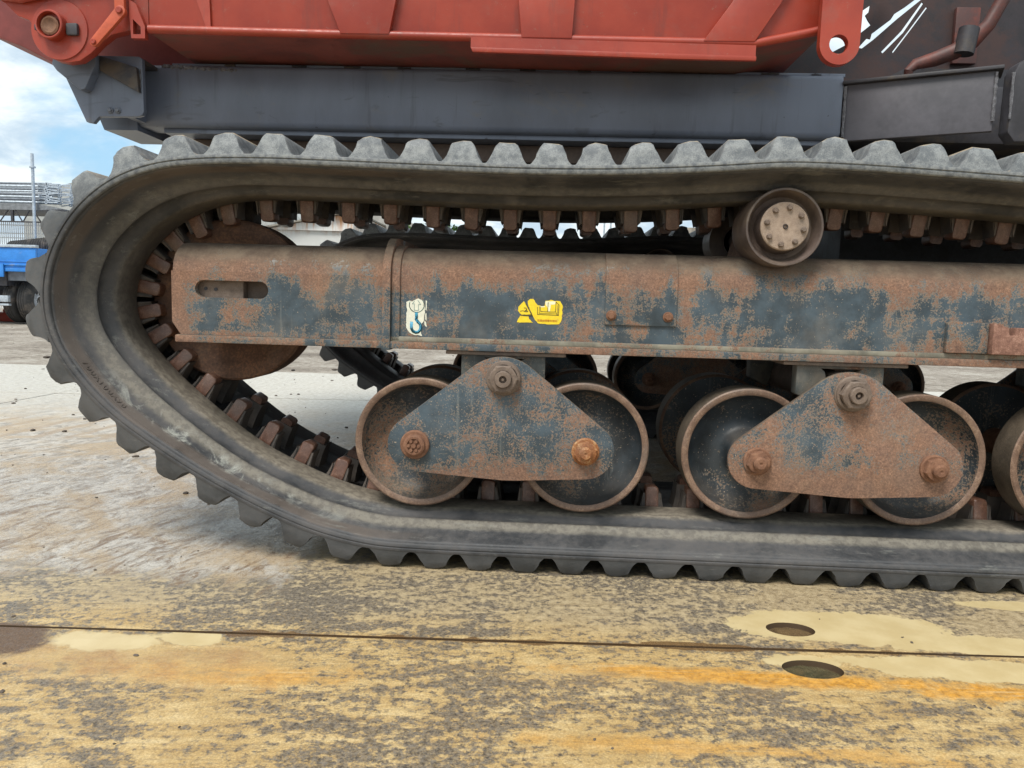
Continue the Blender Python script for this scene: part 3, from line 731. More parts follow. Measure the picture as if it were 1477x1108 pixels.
# step bracket on the right
brk = MB().prism([(.962, .569), (1.06, .569), (1.06, .6435), (.972, .646), (.962, .640)], .084, .0995, 'Y').obj('side_bracket', M_FRAME, frame, bevel=.004)
MB().prism([(1.062, .569), (2.1, .569), (2.1, .634), (1.115, .634), (1.112, .615), (1.106, .613), (1.10, .617), (1.098, .634), (1.075, .641), (1.062, .6435)], .070, .0995, 'Y').obj('bracket_plate', rust_mat('pink_pitted_rust', (.07, .038, .030), (.23, .12, .088), (.46, .29, .22), .85, 55), frame, bevel=.003)

# --- stickers (torn paper with print, on the frame face)
YS = .0997
def decal(name, polys_by_mat, parent, label=None):
    mb = MB(); mats = []
    for k, (mt, polys, dy) in enumerate(polys_by_mat):
        mats.append(mt); mb.mi = k
        for pl in polys: mb.prism(pl, YS-dy, YS+.0001, 'Y')
    o = mb.obj(name, mats, parent, smooth=30)
    if label: o['label'] = label
    return o
def jag(pts, amp=.0012, step=.005, seed=1):
    rn = random.Random(seed); o = []
    for i in range(len(pts)):
        a, c = pts[i], pts[(i+1) % len(pts)]; L = math.dist(a, c); k = max(1, int(L/step))
        for q in range(k):
            u = q/k; o.append((a[0]+(c[0]-a[0])*u+rn.uniform(-amp, amp), a[1]+(c[1]-a[1])*u+rn.uniform(-amp, amp)))
    return o
def stroke(pts, w):
    """polyline to a list of quads"""
    o = []
    for (a, c) in zip(pts, pts[1:]):
        dx, dz = c[0]-a[0], c[1]-a[1]; l = math.hypot(dx, dz) or 1; nx, nz = -dz/l*w/2, dx/l*w/2
        ex, ez = dx/l*w*.25, dz/l*w*.25
        o.append([(a[0]-ex+nx, a[1]-ez+nz), (a[0]-ex-nx, a[1]-ez-nz), (c[0]+ex-nx, c[1]+ez-nz), (c[0]+ex+nx, c[1]+ez+nz)])
    return o
def pk(px, py, x0, z0, k): return (x0+px*k, z0-py*k)
def ribbon(pts, w):
    L_, R_ = [], []
    for i, p in enumerate(pts):
        a = pts[max(i-1, 0)]; c = pts[min(i+1, len(pts)-1)]
        dx, dz = c[0]-a[0], c[1]-a[1]; l = math.hypot(dx, dz) or 1; nx, nz = -dz/l*w/2, dx/l*w/2
        L_.append((p[0]+nx, p[1]+nz)); R_.append((p[0]-nx, p[1]-nz))
    return [[L_[i], L_[i+1], R_[i+1], R_[i]] for i in range(len(pts)-1)]
# hook sticker: crop 716 x 1108 px for 42 x 65 photo px
HK = lambda px, py: pk(px, py, -.3625, .6725, .0001005)
paper = jag([HK(100, 190), HK(165, 150), HK(240, 170), HK(320, 120), HK(400, 95), HK(480, 125), HK(530, 180), HK(560, 260), HK(565, 420), HK(548, 560), HK(545, 640), HK(490, 710), HK(480, 800), HK(480, 960), HK(505, 1015), HK(420, 1010), HK(280, 985), HK(180, 940), HK(100, 820), HK(104, 640), HK(104, 460), HK(130, 390), HK(104, 300)], .0007, .003, 3)
chips = [jag([HK(580, 140), HK(612, 150), HK(605, 390), HK(585, 360)], .0006, .004, 5), jag([HK(580, 450), HK(610, 460), HK(612, 640), HK(575, 600)], .0006, .004, 6), jag([HK(560, 640), HK(608, 680), HK(612, 800), HK(560, 740)], .0006, .004, 8)]
ringp = [HK(360+185*math.cos(R(a)), 250+185*math.sin(R(a))) for a in range(-35, 216, 12)]
arrow = stroke([HK(250, 230), HK(300, 228), HK(300, 385), HK(405, 385), HK(405, 245), HK(460, 240), HK(385, 135)], .0014)+stroke([HK(250, 230), HK(300, 160)], .0014)
hookc = [HK(355, 440), HK(358, 540), HK(352, 610), HK(395, 670), HK(450, 720), HK(470, 790), HK(455, 870), HK(400, 925), HK(340, 935), HK(275, 905), HK(238, 840), HK(232, 740), HK(240, 670)]
decal('lifting_sticker', [(M_DWHT, [paper]+chips, .0006), (M_DTEAL, ribbon(ringp, .0020)+arrow, .0010), (M_DBLU, ribbon(hookc, .0074), .0012)], frame, 'torn white sticker with a blue crane hook under an arrow in a ring')
# yellow sticker: crop 1477 x 923 px for 80 x 50 photo px
YK = lambda px, py: pk(px, py, -.0862, .6805, .0000938)
mainp = jag([YK(390, 165), YK(450, 110), YK(540, 115), YK(590, 190), YK(650, 265), YK(760, 300), YK(840, 270), YK(860, 150), YK(930, 150), YK(1000, 120), YK(1100, 150), YK(1250, 150), YK(1310, 270), YK(1305, 480), YK(1300, 640), YK(1240, 750), YK(1000, 770), YK(690, 755), YK(600, 660), YK(540, 560), YK(470, 430), YK(395, 260)], .0006, .004, 11)
tri = jag([YK(285, 175), YK(330, 230), YK(420, 380), YK(500, 520), YK(220, 530), YK(135, 420), YK(150, 330), YK(220, 240)], .0006, .004, 12)
low = jag([YK(200, 565), YK(420, 570), YK(440, 640), YK(545, 735), YK(110, 738), YK(150, 650)], .0006, .004, 13)
blk = stroke([YK(340, 235), YK(515, 545), YK(215, 543)], .0026)
blk += stroke([YK(300, 350), YK(350, 355), YK(370, 400), YK(320, 430), YK(380, 455)], .0016)+stroke([YK(200, 440), YK(270, 425), YK(330, 460)], .0013)+stroke([YK(355, 400), YK(400, 450)], .0018)
blk += stroke([YK(730, 300), YK(735, 430), YK(920, 440), YK(930, 190)], .0013)+stroke([YK(930, 440), YK(1130, 435), YK(1135, 170), YK(1215, 250), YK(1210, 525), YK(650, 510)], .0014)
blk += stroke([YK(700, 300), YK(700, 480), YK(1150, 485), YK(1185, 520), YK(1185, 260)], .0011)+stroke([YK(650, 320), YK(655, 510)], .0014)+stroke([YK(1135, 430), YK(1160, 485)], .0011)
pale = [jag([YK(850, 170), YK(930, 160), YK(1120, 160), YK(1120, 230), YK(1000, 250), YK(985, 420), YK(945, 425), YK(900, 300), YK(860, 260)], .0004, .004, 14), jag([YK(700, 290), YK(850, 290), YK(840, 320), YK(715, 320)], .0004, .004, 15)]
warn = decal('manual_sticker', [(M_DYEL, [mainp, tri, low], .0006), (M_DPALE, pale, .0008), (M_DBLK, blk, .0011)], frame, 'torn yellow warning sticker with a triangle and an open book')
def flat_text(txt, x, z, size, y, mat, parent, name='print'):
    cu = bpy.data.curves.new('print', 'FONT'); cu.body = txt; cu.size = size; cu.extrude = .0002
    ob = bpy.data.objects.new('tmp', cu); COL.objects.link(ob); dg = bpy.context.evaluated_depsgraph_get()
    me = bpy.data.meshes.new_from_object(ob.evaluated_get(dg)); bpy.data.objects.remove(ob); me.materials.clear(); me.materials.append(mat)
    return link(name, me, parent, Matrix.Translation((x, y, z)) @ Matrix.Rotation(R(90), 4, 'X'))
flat_text('取扱説明書を読め', *YK(655, 695), .0062, YS-.0011, M_DRED, warn, 'sticker_text')

# --- bogies
M_SADDLE = rusty('dusty_saddle_paint', paint=(.07, .078, .075), amount=.46, scale=12, dust=.6)
def nut(cx, cz, y, kind, parent):
    mb = MB(); mat = M_NUT
    if kind == 'pivot':
        mb.lathe([(y, 0.0), (y, .043), (y-.004, .043), (y-.006, .041), (y-.012, .040), (y-.013, .034)], cx, cz, 28)
        mb.lathe([(y-.012, .0), (y-.012, .0365), (y-.030, .0365), (y-.033, .033), (y-.033, .023)], cx, cz, 6)
        mb.lathe([(y-.031, .0335), (y-.0335, .030), (y-.0335, .022), (y-.028, .021)], cx, cz, 24)
        mb.lathe([(y-.028, .0), (y-.028, .0205), (y-.042, .0205), (y-.044, .0185), (y-.044, .0095), (y-.032, .0085), (y-.032, 0)], cx, cz, 24)
        mb.cyl(cx, cz, .0035, y-.040, y-.030, 8)
    elif kind == 'flat':
        mat = M_RUST
        mb.lathe([(y, 0), (y, .036), (y-.008, .036), (y-.011, .033), (y-.011, 0)], cx, cz, 26)
        mb.lathe([(y-.010, 0), (y-.010, .027), (y-.020, .026), (y-.023, .022), (y-.023, .017), (y-.019, .015), (y-.019, 0)], cx, cz, 26)
        for k in range(6): a = k*math.pi/3; mb.cyl(cx+.0125*math.cos(a), cz+.0125*math.sin(a), .004, y-.026, y-.018, 8)
        mb.cyl(cx, cz, .006, y-.025, y-.018, 10)
    else:
        mat = M_NUTO if kind == 'orange' else M_RUST
        mb.lathe([(y, 0), (y, .034), (y-.006, .034), (y-.008, .031), (y-.008, 0)], cx, cz, 26)
        mb.lathe([(y-.007, 0), (y-.007, .029), (y-.020, .029), (y-.023, .026), (y-.023, .018)], cx, cz, 6, a0=.25)
        mb.lathe([(y-.022, .026), (y-.0235, .023), (y-.0235, 0)], cx, cz, 20)
        mb.lathe([(y-.020, .0), (y-.020, .0165), (y-.036, .0165), (y-.040, .012), (y-.040, .0045), (y-.036, 0.0)], cx, cz, 20)
    o = mb.obj('pivot_nut' if kind == 'pivot' else 'axle_nut', mat, parent, smooth=32)
    if kind == 'orange': o['label'] = 'bright orange rusted axle nut'
    return o
def wheel_profile(y0, s=1):
    f = lambda a: y0+a*s
    return [(f(-.042), 0), (f(-.042), .040), (f(.030), .046), (f(.050), .052), (f(.060), .064), (f(.0625), .085), (f(.060), .105), (f(.052), .124), (f(.038), .139), (f(.014), .1475), (f(.003), .1495), (f(.0), .1545), (f(0), .1630), (f(.003), .1665), (f(.082), .1675), (f(.090), .160), (f(.090), 0)]
def road_wheel(cx, cz, y0, s, parent, face=None):
    mb = MB(); mb.lathe(wheel_profile(y0, s), cx, cz, 64)
    for f in mb.b.faces:
        rr = sum(math.hypot(v.co.x-cx, v.co.z-cz) for v in f.verts)/len(f.verts)
        if rr > .1490: f.material_index = 1
        if rr > .1668: f.material_index = 2
    return mb.obj('road_wheel', [face or M_WHEEL, M_RIM, M_TREADS], parent, smooth=40)
def bogie(px, pz, kinds):
    L_, R_ = (px-.2145, pz-.171), (px+.2045, pz-.1735)
    pts = circ(px-.004, pz+.0515-.112, .112, 56)+circ(*L_, .069, 36)+circ(*R_, .0705, 36)+[(px-.0, pz-.254), (px+.03, pz-.254)]
    o2 = hull([(round(a, 5), round(c, 5)) for a, c in pts])
    bg = MB().prism(o2, .044, .058, 'Y').obj('bogie_plate', M_BOGIE, CARR, bevel=.002, smooth=30)
    MB().prism(o2, .642, .656, 'Y').obj('inner_plate', M_BOGIE, bg, bevel=.002, smooth=30)
    for (cx, cz) in (L_, R_): MB().cyl(cx, cz, .038, .0585, .641, 20).obj('axle', M_RUST, bg)
    for (cx, cz), kd in zip((L_, R_), kinds):
        cw = (cx-.002, .2965)
        road_wheel(*cw, .118, 1, bg, M_WHEEL_R if kd == 'flat' else None); road_wheel(*cw, .582, -1, bg); nut(cx, cz, .044, kd, bg)
    nut(px, pz, .044, 'pivot', bg)
    # saddle bolted under the frame
    sd_ = [(px-.112, .5365), (px-.112, .455), (px-.060, .43), (px-.040, .47), (px-.040, .50), (px-.043, .512), (px-.052, .519), (px+.045, .519), (px+.036, .512), (px+.034, .50), (px+.034, .47), (px+.060, .43), (px+.100, .455), (px+.100, .5365)]
    for ya, yb_ in ((.112, .15), (.55, .588)): MB().prism(sd_, ya, yb_, 'Y').obj('saddle', M_SADDLE, bg, bevel=.003)
    MB().box(px-.15, px+.15, .096, .604, .5275, .5362).obj('saddle_pad', M_NUT, bg, bevel=.002)
    mb = MB(); mb.lathe([(.075, .0), (.075, .046), (.62, .046), (.62, 0)], px, pz, 24); mb.obj('pivot_sleeve', M_NUT, bg)
    return bg
B1 = bogie(-.101, .4765, ('flat', 'orange'))
B2 = bogie(.733, .466, ('hex', 'hex'))
B3 = bogie(1.545, .466, ('hex', 'hex'))
# --- upper roller
def uroller():
    cx, cz, r_ = .553, .856, .0925
    mb = MB(); mb.lathe([(.058, 0), (.058, .0505), (.066, .056), (.090, .058), (.100, .062), (.094, .073), (.074, .080), (.064, .0835), (.060, .086), (.060, .0905), (.064, r_), (.19, r_), (.19, 0)], cx, cz, 56)
    u = mb.obj('carrier_roller', M_ROLLER, CARR, smooth=40)
    MB().lathe([(.0575, .0), (.0575, .004), (.0535, .0055), (.0535, .054), (.0555, .0565), (.062, .0565)], cx-.001, cz+.001, 40).obj('hub_cap', M_HUB, u)
    for k in range(8):
        a = R(80+45*k); bolt(cx-.001+.0435*math.cos(a), cz+.001+.0435*math.sin(a), .0535, .0062, u, M_NUT, 'bolt', 1.1, .005, k*.2)
    MB().lathe([(.0530, .0038), (.0505, .0048), (.0530, .0062)], cx, cz, 14).obj('grease_fitting', M_DARK, u)
    MB().lathe([(.50, 0), (.50, .085), (.60, .085), (.60, 0)], cx, cz, 40).cyl(cx, cz, .03, .19, .5, 16).obj('inner_roller', M_ROLLER, u)
    MB().prism([(cx-.055, .77), (cx+.055, .77), (cx+.035, .85), (cx+.02, .90), (cx-.02, .90), (cx-.035, .85)], .24, .44, 'Y').obj('roller_post', M_FRAME, u, bevel=.004)
    return u
ur = uroller()
# --- the far side is the same again
M2 = Matrix.Translation((0, 2.0, 0))
track2 = track.copy(); COL.objects.link(track2); WM[track2.name] = Matrix()
dress(track2, True)
track2.matrix_basis = M2
for o in (frame, B1, B2, B3, ur, idl):
    c = copy_tree(o, 2.0)
for o in list(bpy.data.objects):     # the stickers and bright nut belong to the near side only
    pass
for c in list(COL.objects):
    if c.name.startswith(('lifting_sticker.', 'manual_sticker.', 'sticker_text.', 'side_bracket.', 'bracket_plate.')): bpy.data.objects.remove(c)

# --- chassis
deck = MB().box(-1.12, 2.9, .46, 2.24, 1.14, 1.298).obj('chassis_deck', M_DARK, CARR, bevel=.01)
MB().box(1.02, 2.7, .98, 1.72, .58, 1.139).obj('belly_housing', plain('belly_slate_paint', (.075, .085, .10), .5, var=.3, dirt=(.05, .05, .05)), CARR, bevel=.02)
for xx in (-.15, 1.2, 2.1): MB().box(xx-.09, xx+.09, .602, 2.098, .60, .74).obj('cross_beam', M_DARK, CARR, bevel=.01)
mb = MB()
bp = [(.400, 1.150), (.400, 1.290), (.404, 1.300), (.412, 1.304), (.50, 1.304), (.50, 1.134), (.416, 1.134), (.406, 1.139)]
mb.prism(bp, -1.19, .787, 'X'); beam = mb.obj('side_beam', M_GREY, CARR, smooth=50)
MB().box(-1.10, .80, .425, .52, 1.3045, 1.3145).obj('top_strip', M_GREY, beam, bevel=.002)
MB().box(-1.13, .82, .43, .55, 1.1205, 1.1335).obj('lower_strip', M_GREY, beam, bevel=.002)
MB().box(-1.08, .9, .50, .9, 1.07, 1.12).obj('lower_rail', M_MAROON if False else plain('brown_grimy_steel', (.10, .07, .055), .7, var=.3), beam, bevel=.006)
for k in range(11):
    x = -.93+k*.165+random.uniform(-.02, .02); w_ = random.uniform(.022, .05)
    mb = MB(); mb.tube([(x+w_*u/6, .4235+random.uniform(-.001, .001), 1.3095+random.uniform(-.001, .001)) for u in range(7)], [.0035*random.uniform(.7, 1.2) for _ in range(7)], 6); mb.obj('weld_bead', M_DARK, beam)
mb = MB(); mb.tube([(-1.12+.0045*u, .405+random.uniform(-.0015, .0015), 1.299+random.uniform(-.002, .002)-.0002*u) for u in range(50)], [random.uniform(.004, .0085) for _ in range(50)], 7); mb.obj('weld_bead', M_WELD, beam)
# left bracket
br = [(-1.360, 1.288), (-1.352, 1.296), (-1.130, 1.294), (-1.121, 1.287), (-1.119, 1.150), (-1.124, 1.140), (-1.136, 1.136), (-1.245, 1.134), (-1.262, 1.116), (-1.281, 1.119)]
lb = MB().prism(br, .300, .316, 'Y').obj('front_bracket', M_GREY, CARR, bevel=.002)
MB().prism([(-1.353, 1.262), (-1.346, 1.292), (-1.232, 1.291), (-1.232, 1.262), (-1.262, 1.20), (-1.276, 1.195), (-1.340, 1.245)], .268, .2995, 'Y').obj('bracket_block', M_GREY, lb, bevel=.003)
MB().prism([(-1.231, 1.291), (-1.130, 1.262), (-1.124, 1.196), (-1.231, 1.252)], .285, .2995, 'Y').obj('gusset', M_DARK, lb, bevel=.002)
MB().prism([(-1.352, 1.296), (-1.130, 1.294), (-1.130, 1.284), (-1.352, 1.286)], .3165, .42, 'Y').obj('bracket_top', M_DARK, lb)
MB().box(-1.185, -1.165, .3165, .398, 1.14, 1.283).obj('bracket_web', M_GREY, lb)
MB().prism([(-1.36, 1.288), (-1.29, 1.12), (-1.25, 1.12), (-1.192, 1.12), (-1.192, 1.28)], .40, .60, 'Y').obj('bracket_back', M_GREY, lb)
for xx in (-1.2115, -1.1905): bolt(xx, 1.1505, .300, .0055, lb, M_BOLTG, wash=1.5, hl=.004)
MB().tube([(-1.1255, .2985, 1.26-.006*u+random.uniform(-.001, .001)) for u in range(9)], [random.uniform(.0012, .0026) for _ in range(9)], 6).obj('weld_bead', M_WELD, lb)
# right hand angled panel and cab side plate
def quadbox(pa, pb, z0, z1, th, name, mat, parent, **k):
    (xa, ya), (xb, yb) = pa, pb; dx, dy = xb-xa, yb-ya; l = math.hypot(dx, dy); nx, ny = -dy/l*th, dx/l*th
    return MB().prism([(xa, ya), (xb, yb), (xb+nx, yb+ny), (xa+nx, ya+ny)], z0, z1, 'Z').obj(name, mat, parent, **k)
M_GREY2 = plain('dull_charcoal_paint', (.080, .077, .090), .5, var=.22, scale=6, bump=.05)
ap = quadbox((.796, .402), (1.112, .250), 1.128, 1.277, .02, 'angled_panel', M_GREY2, CARR, bevel=.003)
quadbox((.782, .392), (1.120, .232), 1.2775, 1.287, .10, 'panel_lip', M_DARK, ap, bevel=.003)
MB().tube([(.793, .397, 1.272-.0075*u) for u in range(19)], [random.uniform(.003, .005) for _ in range(19)], 7).obj('weld_bead', M_WELD, ap)
MB().tube([(1.110, .2475, 1.272-.0075*u) for u in range(17)], [random.uniform(.003, .0055) for _ in range(17)], 7).obj('weld_bead', M_WELD, ap)
cs = rrect(1.124, 2.9, 1.095, 1.9, .035)
cabp = MB().prism([(1.132, 1.118), (1.150, 1.095), (2.9, 1.095), (2.9, 1.30), (1.17, 1.30), (1.145, 1.285), (1.134, 1.262)], .215, .26, 'Y').obj('cab_side_plate', M_DARK, CARR, bevel=.006)
MB().tube([(1.133, .2145, 1.262-.0075*u) for u in range(16)], [random.uniform(.0025, .005) for _ in range(16)], 7).obj('weld_bead', M_WELD, cabp)
# --- red dump body
wall = [(-1.05, 1.333), (-.6, 1.327), (.49, 1.3175), (.655, 1.352), (.655, 2.1), (-1.05, 2.1)]
body = MB().prism(wall, .205, .235, 'Y').box(-1.0, .62, .236, 2.4, 1.42, 2.1).obj('dump_body', M_RED, CARR, bevel=.004)
fl = [(-1.045, 1.332), (-.6, 1.3265), (.49, 1.317), (.655, 1.3515)]
mb = MB()
for (a, c) in zip(fl, fl[1:]): pass
mb.tube([(x, .196, z-.002) for x, z in fl], [.011]*4, 10); mb.obj('sill_rail', M_RED, body)
mb = MB(); pts = [(-1.045, 1.322), (-.6, 1.317), (.49, 1.307), (.655, 1.341)]
mb.prism(pts+[(x, z+.008) for x, z in pts[::-1]], .190, .61, 'Y'); mb.obj('body_floor', plain('shade_painted_red', (.19, .05, .04), .6, var=.25, scale=8, dirt=(.12, .08, .06)), body)  # floor red darkened in the colour for the shade of a down-facing side
MB().prism([(-.214, 1.2885), (.490, 1.2765), (.490, 1.265), (.30, 1.2665), (-.208, 1.2765)], .165, .178, 'Y').obj('lower_lip', M_RED, body, bevel=.003)
MB().prism([(-.214, 1.290), (.490, 1.278), (.490, 1.305), (-.214, 1.316)], .176, .186, 'Y').obj('lip_web', M_RED, body)
for top_, bot_ in (((-.580, -.405), (-.546, -.422)), ((-.098, .042), (-.088, .038)), ((.425, .545), (.362, .488))):
    zb = 1.322 if top_[0] < -.3 else (1.318 if top_[0] < .2 else 1.316)
    (ta, tb), (ba, bb) = top_, bot_
    ta2, tb2 = ta+(ta-ba)*3.2, tb+(tb-bb)*3.2
    MB().prism([(ba, zb), (bb, zb), (tb, 1.405), (tb2, 1.75), (ta2, 1.75), (ta, 1.405)], .183, .2045, 'Y').obj('body_rib', M_RED, body, bevel=.003)
MB().prism([(-.92, 1.40), (-.895, 1.333), (-.885, 1.333), (-.905, 1.9), (-.92, 1.9)], .198, .2045, 'Y').obj('body_rib', M_RED, body)
le = [(.636, 1.75)]+circ(.682, 1.302, .0475, 22, 180, 360)+[(.738, 1.75)]
lift = MB().prism(le, .150, .172, 'Y', [circ(.680, 1.302, .0225, 24)]).obj('lifting_eye', M_RED, body, bevel=0)
# front hinge ear, pin and latch
ear = [(-1.54, 2.0), (-1.50, 1.43), (-1.43, 1.393), (-1.398, 1.362), (-1.368, 1.352), (-1.352, 1.330), (-1.337, 1.292), (-1.322, 1.268), (-1.298, 1.252), (-1.270, 1.247), (-1.236, 1.252), (-1.205, 1.272), (-1.180, 1.296), (-1.15, 1.318), (-1.10, 1.330), (-1.0505, 1.333), (-1.0505, 2.0)]
earo = MB().prism(ear, .205, .232, 'Y').obj('hinge_ear', M_RED, body, bevel=.003)
MB().lathe([(.2045, .076), (.2015, .0745), (.2015, .0), (.2045, 0)], -1.286, 1.328, 40).obj('boss', M_RED, earo)
MB().lathe([(.2035, .036), (.178, .036), (.176, .034), (.176, .031), (.192, .029), (.192, 0)], -1.298, 1.334, 32).obj('pin_collar', M_RED, earo)
MB().lathe([(.191, .024), (.184, .024), (.182, .019), (.187, .012), (.187, 0)], -1.300, 1.333, 14).obj('pin', M_RUST, earo)
MB().box(-1.345, -1.328, .190, .2012, 1.323, 1.337).obj('pin_keeper', M_DARK, earo, bevel=.002)
MB().box(-1.262, -1.232, .190, .2012, 1.312, 1.342).obj('pin_keeper', M_DARK, earo, bevel=.004)
MB().tube([(-1.56, .20, 1.425), (-1.38, .195, 1.402), (-1.25, .195, 1.43), (-1.0, .195, 1.47)], .012, 8).obj('ear_flange', M_RED, earo)
arm = hull(circ(-1.108, 1.3665, .0135, 20)+circ(-1.178, 1.2895, .0105, 20))
armo = MB().prism(arm, .172, .184, 'Y').prism([(-1.122, 1.372), (-1.096, 1.362), (-1.099, 1.45), (-1.122, 1.45)], .1725, .1835, 'Y').obj('latch_arm', plain('bright_red_orange_paint', (.46, .085, .035), .5, var=.15), earo, bevel=.0015)
for cx, cz, rr_ in ((-1.109, 1.3675, .0085), (-1.178, 1.2895, .007)): MB().lathe([(.1715, rr_), (.168, rr_), (.1665, rr_*.8), (.1665, .0018), (.168, 0)], cx, cz, 18).obj('latch_pin', M_RED, armo)
MB().prism([(-1.092, 1.36), (-1.088, 1.305), (-1.052, 1.305), (-1.052, 1.335), (-1.075, 1.39), (-1.092, 1.40)], .188, .2045, 'Y', [[(-1.083, 1.352), (-1.083, 1.315), (-1.063, 1.315), (-1.063, 1.333)]]).obj('latch_stop', M_RED, earo)
tg_ = [(-1.95, 2.0), (-1.95, 1.55), (-1.70, 1.414), (-1.60, 1.379), (-1.473, 1.318), (-1.40, 1.285), (-1.15, 1.30), (-1.0, 1.34), (-1.0, 2.0)]
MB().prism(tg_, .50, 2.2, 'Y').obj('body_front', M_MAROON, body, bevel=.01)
# --- hydraulics, plates and a painted shade sheet in the engine bay at the upper right
Yb = .62
slits = [[(.81, 1.478), (.86, 1.515), (.90, 1.549), (.9271, 1.5681), (.925, 1.55), (.915, 1.54), (.924, 1.525), (.9334, 1.5129), (.86, 1.452), (.82, 1.43), (.806, 1.42)],
    [(.902, 1.447), (.925, 1.474), (.935, 1.472), (.938, 1.487), (.99, 1.528), (1.0, 1.545), (1.03, 1.565), (1.0756, 1.6012), (1.0823, 1.5934), (1.01, 1.532), (.9447, 1.4714), (.9121, 1.4451)],
    [(.9698, 1.436), (1.0238, 1.4962), (1.0774, 1.5796), (1.0817, 1.5758), (1.0302, 1.4924), (.9742, 1.432)],
    [(1.0023, 1.4364), (1.044, 1.4965), (1.0906, 1.566), (1.0940, 1.5641), (1.0457, 1.4926), (1.0040, 1.4325)],
    [(1.0765, 1.3976), (1.1149, 1.4221), (1.1171, 1.4201), (1.0786, 1.3956)]]
MB().prism([(.40, 1.305), (2.9, 1.305), (2.9, 2.3), (.40, 2.3)], .62, .624, 'Y', slits).obj('bay_shade_sheet', plain('bay_shade_paint', (.020, .016, .020), .6, var=.4, dirt=(.05, .022, .018), dirt_amt=.4), CARR)  # near-black slit sheet standing in for the deep shadow of the bay
MB().prism([(.91, 1.31), (2.9, 1.30), (2.9, 1.36), (1.0, 1.36)], .52, .60, 'Y').obj('deck_rail', M_DARK, CARR)
M_HOSE = plain('dull_red_hose', (.14, .032, .020), .55, var=.35, scale=10, dirt=(.05, .03, .03), dirt_amt=.5)
MB().tube([(.985, .47, 1.30), (.985, .46, 1.335), (1.00, .46, 1.352), (1.05, .46, 1.366), (1.10, .45, 1.385), (1.14, .44, 1.41), (1.175, .43, 1.45), (1.20, .42, 1.51), (1.21, .42, 1.60)], [.012, .013, .015, .02, .022, .022, .018, .018, .018], 12).obj('hydraulic_hose', M_HOSE, CARR)
MB().tube([(1.115, .43, 1.372), (1.125, .43, 1.44)], .026, 12).obj('hose_clamp', M_DARK, CARR)
MB().tube([(.72, .55, 1.47), (.78, .55, 1.512), (.95, .55, 1.64)], .016, 10).obj('hydraulic_pipe', plain('dark_red_pipe', (.12, .035, .03), .5, var=.3), CARR)
MB().box(1.17, 1.24, .60, .617, 1.40, 1.56).obj('bay_plate', M_HOSE, CARR, bevel=.004)

# ---------------------------------------------------------------- background
# dump truck seen from behind
TR = thing('flatbed_truck', 'blue dropside truck parked beyond the steel plates, seen from behind', 'truck', (-10.6, 14.5, 0))
tx0, tx1, ty = -11.72, -9.42, 12.0
bed = MB().box(tx0, tx1, ty, ty+4.2, .97, 1.02).obj('cargo_bed', M_BLUE, TR, bevel=.01)
MB().box(tx0, tx1, ty-.05, ty-.005, 1.035, 1.40).obj('tailgate', M_BLUE, TR, bevel=.008)
for x in (tx0, tx1-.04): MB().box(x, x+.04, ty, ty+4.2, 1.025, 1.40).obj('side_board', M_BLUE, TR, bevel=.008)
MB().box(tx0-.02, tx1+.02, ty-.075, ty+.02, 1.403, 1.455).obj('top_rail', M_GALV, TR, bevel=.008)
MB().box(tx0, tx1, ty-.06, ty, .965, 1.03).box(tx0, tx1, ty-.07, ty-.05, 1.075, 1.10).box(tx0, tx1, ty-.062, ty-.048, 1.14, 1.155).obj('rear_sill', M_BLUE, TR, bevel=.004)
for x in (-11.3, -10.68, -10.06): MB().box(x-.05, x+.05, ty-.10, ty-.071, .86, 1.10).obj('hinge', M_BLUE, TR, bevel=.01)
MB().box(-11.0, -10.85, ty+.1, ty+5.6, .70, .96).box(-10.25, -10.10, ty+.1, ty+5.6, .70, .96).obj('chassis_rail', M_DARK, TR)
MB().box(-11.4, -10.02, ty+.0, ty+.08, .40, .52).box(-11.4, -10.02, ty+.02, ty+.10, .33, .37).obj('rear_bumper', M_GALV, TR, bevel=.01)
MB().box(-11.2, -10.32, ty+1.3, ty+3.4, .34, .80).obj('dark_underbody', M_DARK, TR, bevel=.03)  # plain box added to make the space beneath the truck dark
MB().box(-10.42, -10.40, ty+.05, ty+.07, .5, .95).obj('bumper_bar', M_GALV, TR)
M_MUDG2 = plain('pale_mudguard', (.25, .27, .30), .6)
for xa, xb in ((-10.12, -9.60), (-11.65, -11.15)): MB().box(xa, xb, ty+.14, ty+.16, .80, .965).obj('mudguard', M_MUDG2, TR)
def truck_wheel(x0, x1, y, outer):
    mb = MB(); r_ = .43; n_ = 40; w_ = x1-x0
    mb.lathe([(x0, .24), (x0, .36), (x0+.03, .415), (x0+.05, .43), (x0+.07, .43), (x0+.075, .422), (x0+.085, .422), (x0+.09, .43), (x0+w_*.5-.006, .432), (x0+w_*.5, .424), (x0+w_*.5+.006, .432), (x1-.09, .43), (x1-.085, .422), (x1-.075, .422), (x1-.07, .43), (x1-.05, .43), (x1-.03, .415), (x1, .36), (x1, .24)], y, .43, n_, 'X')
    w = mb.obj('wheel', M_TYRE, TR)
    mb = MB(); e = x1 if outer > 0 else x0; g = -outer
    mb.lathe([(e, .245), (e+g*.02, .235), (e+g*.10, .19), (e+g*.11, .12), (e+g*.05, .10), (e+g*.05, 0)], y, .43, 30, 'X'); mb.obj('rim', M_ALU, w)
    mb = MB()
    for k in range(8): a = k*math.pi/4; mb.cyl(y+.155*math.cos(a), .43+.155*math.sin(a), .035, e+g*.115, e+g*.095, 10, 'X')
    mb.lathe([(e+g*.05, .075), (e+g*.02, .07), (e+g*.02, 0)], y, .43, 16, 'X'); mb.obj('hub', M_DARK, w)
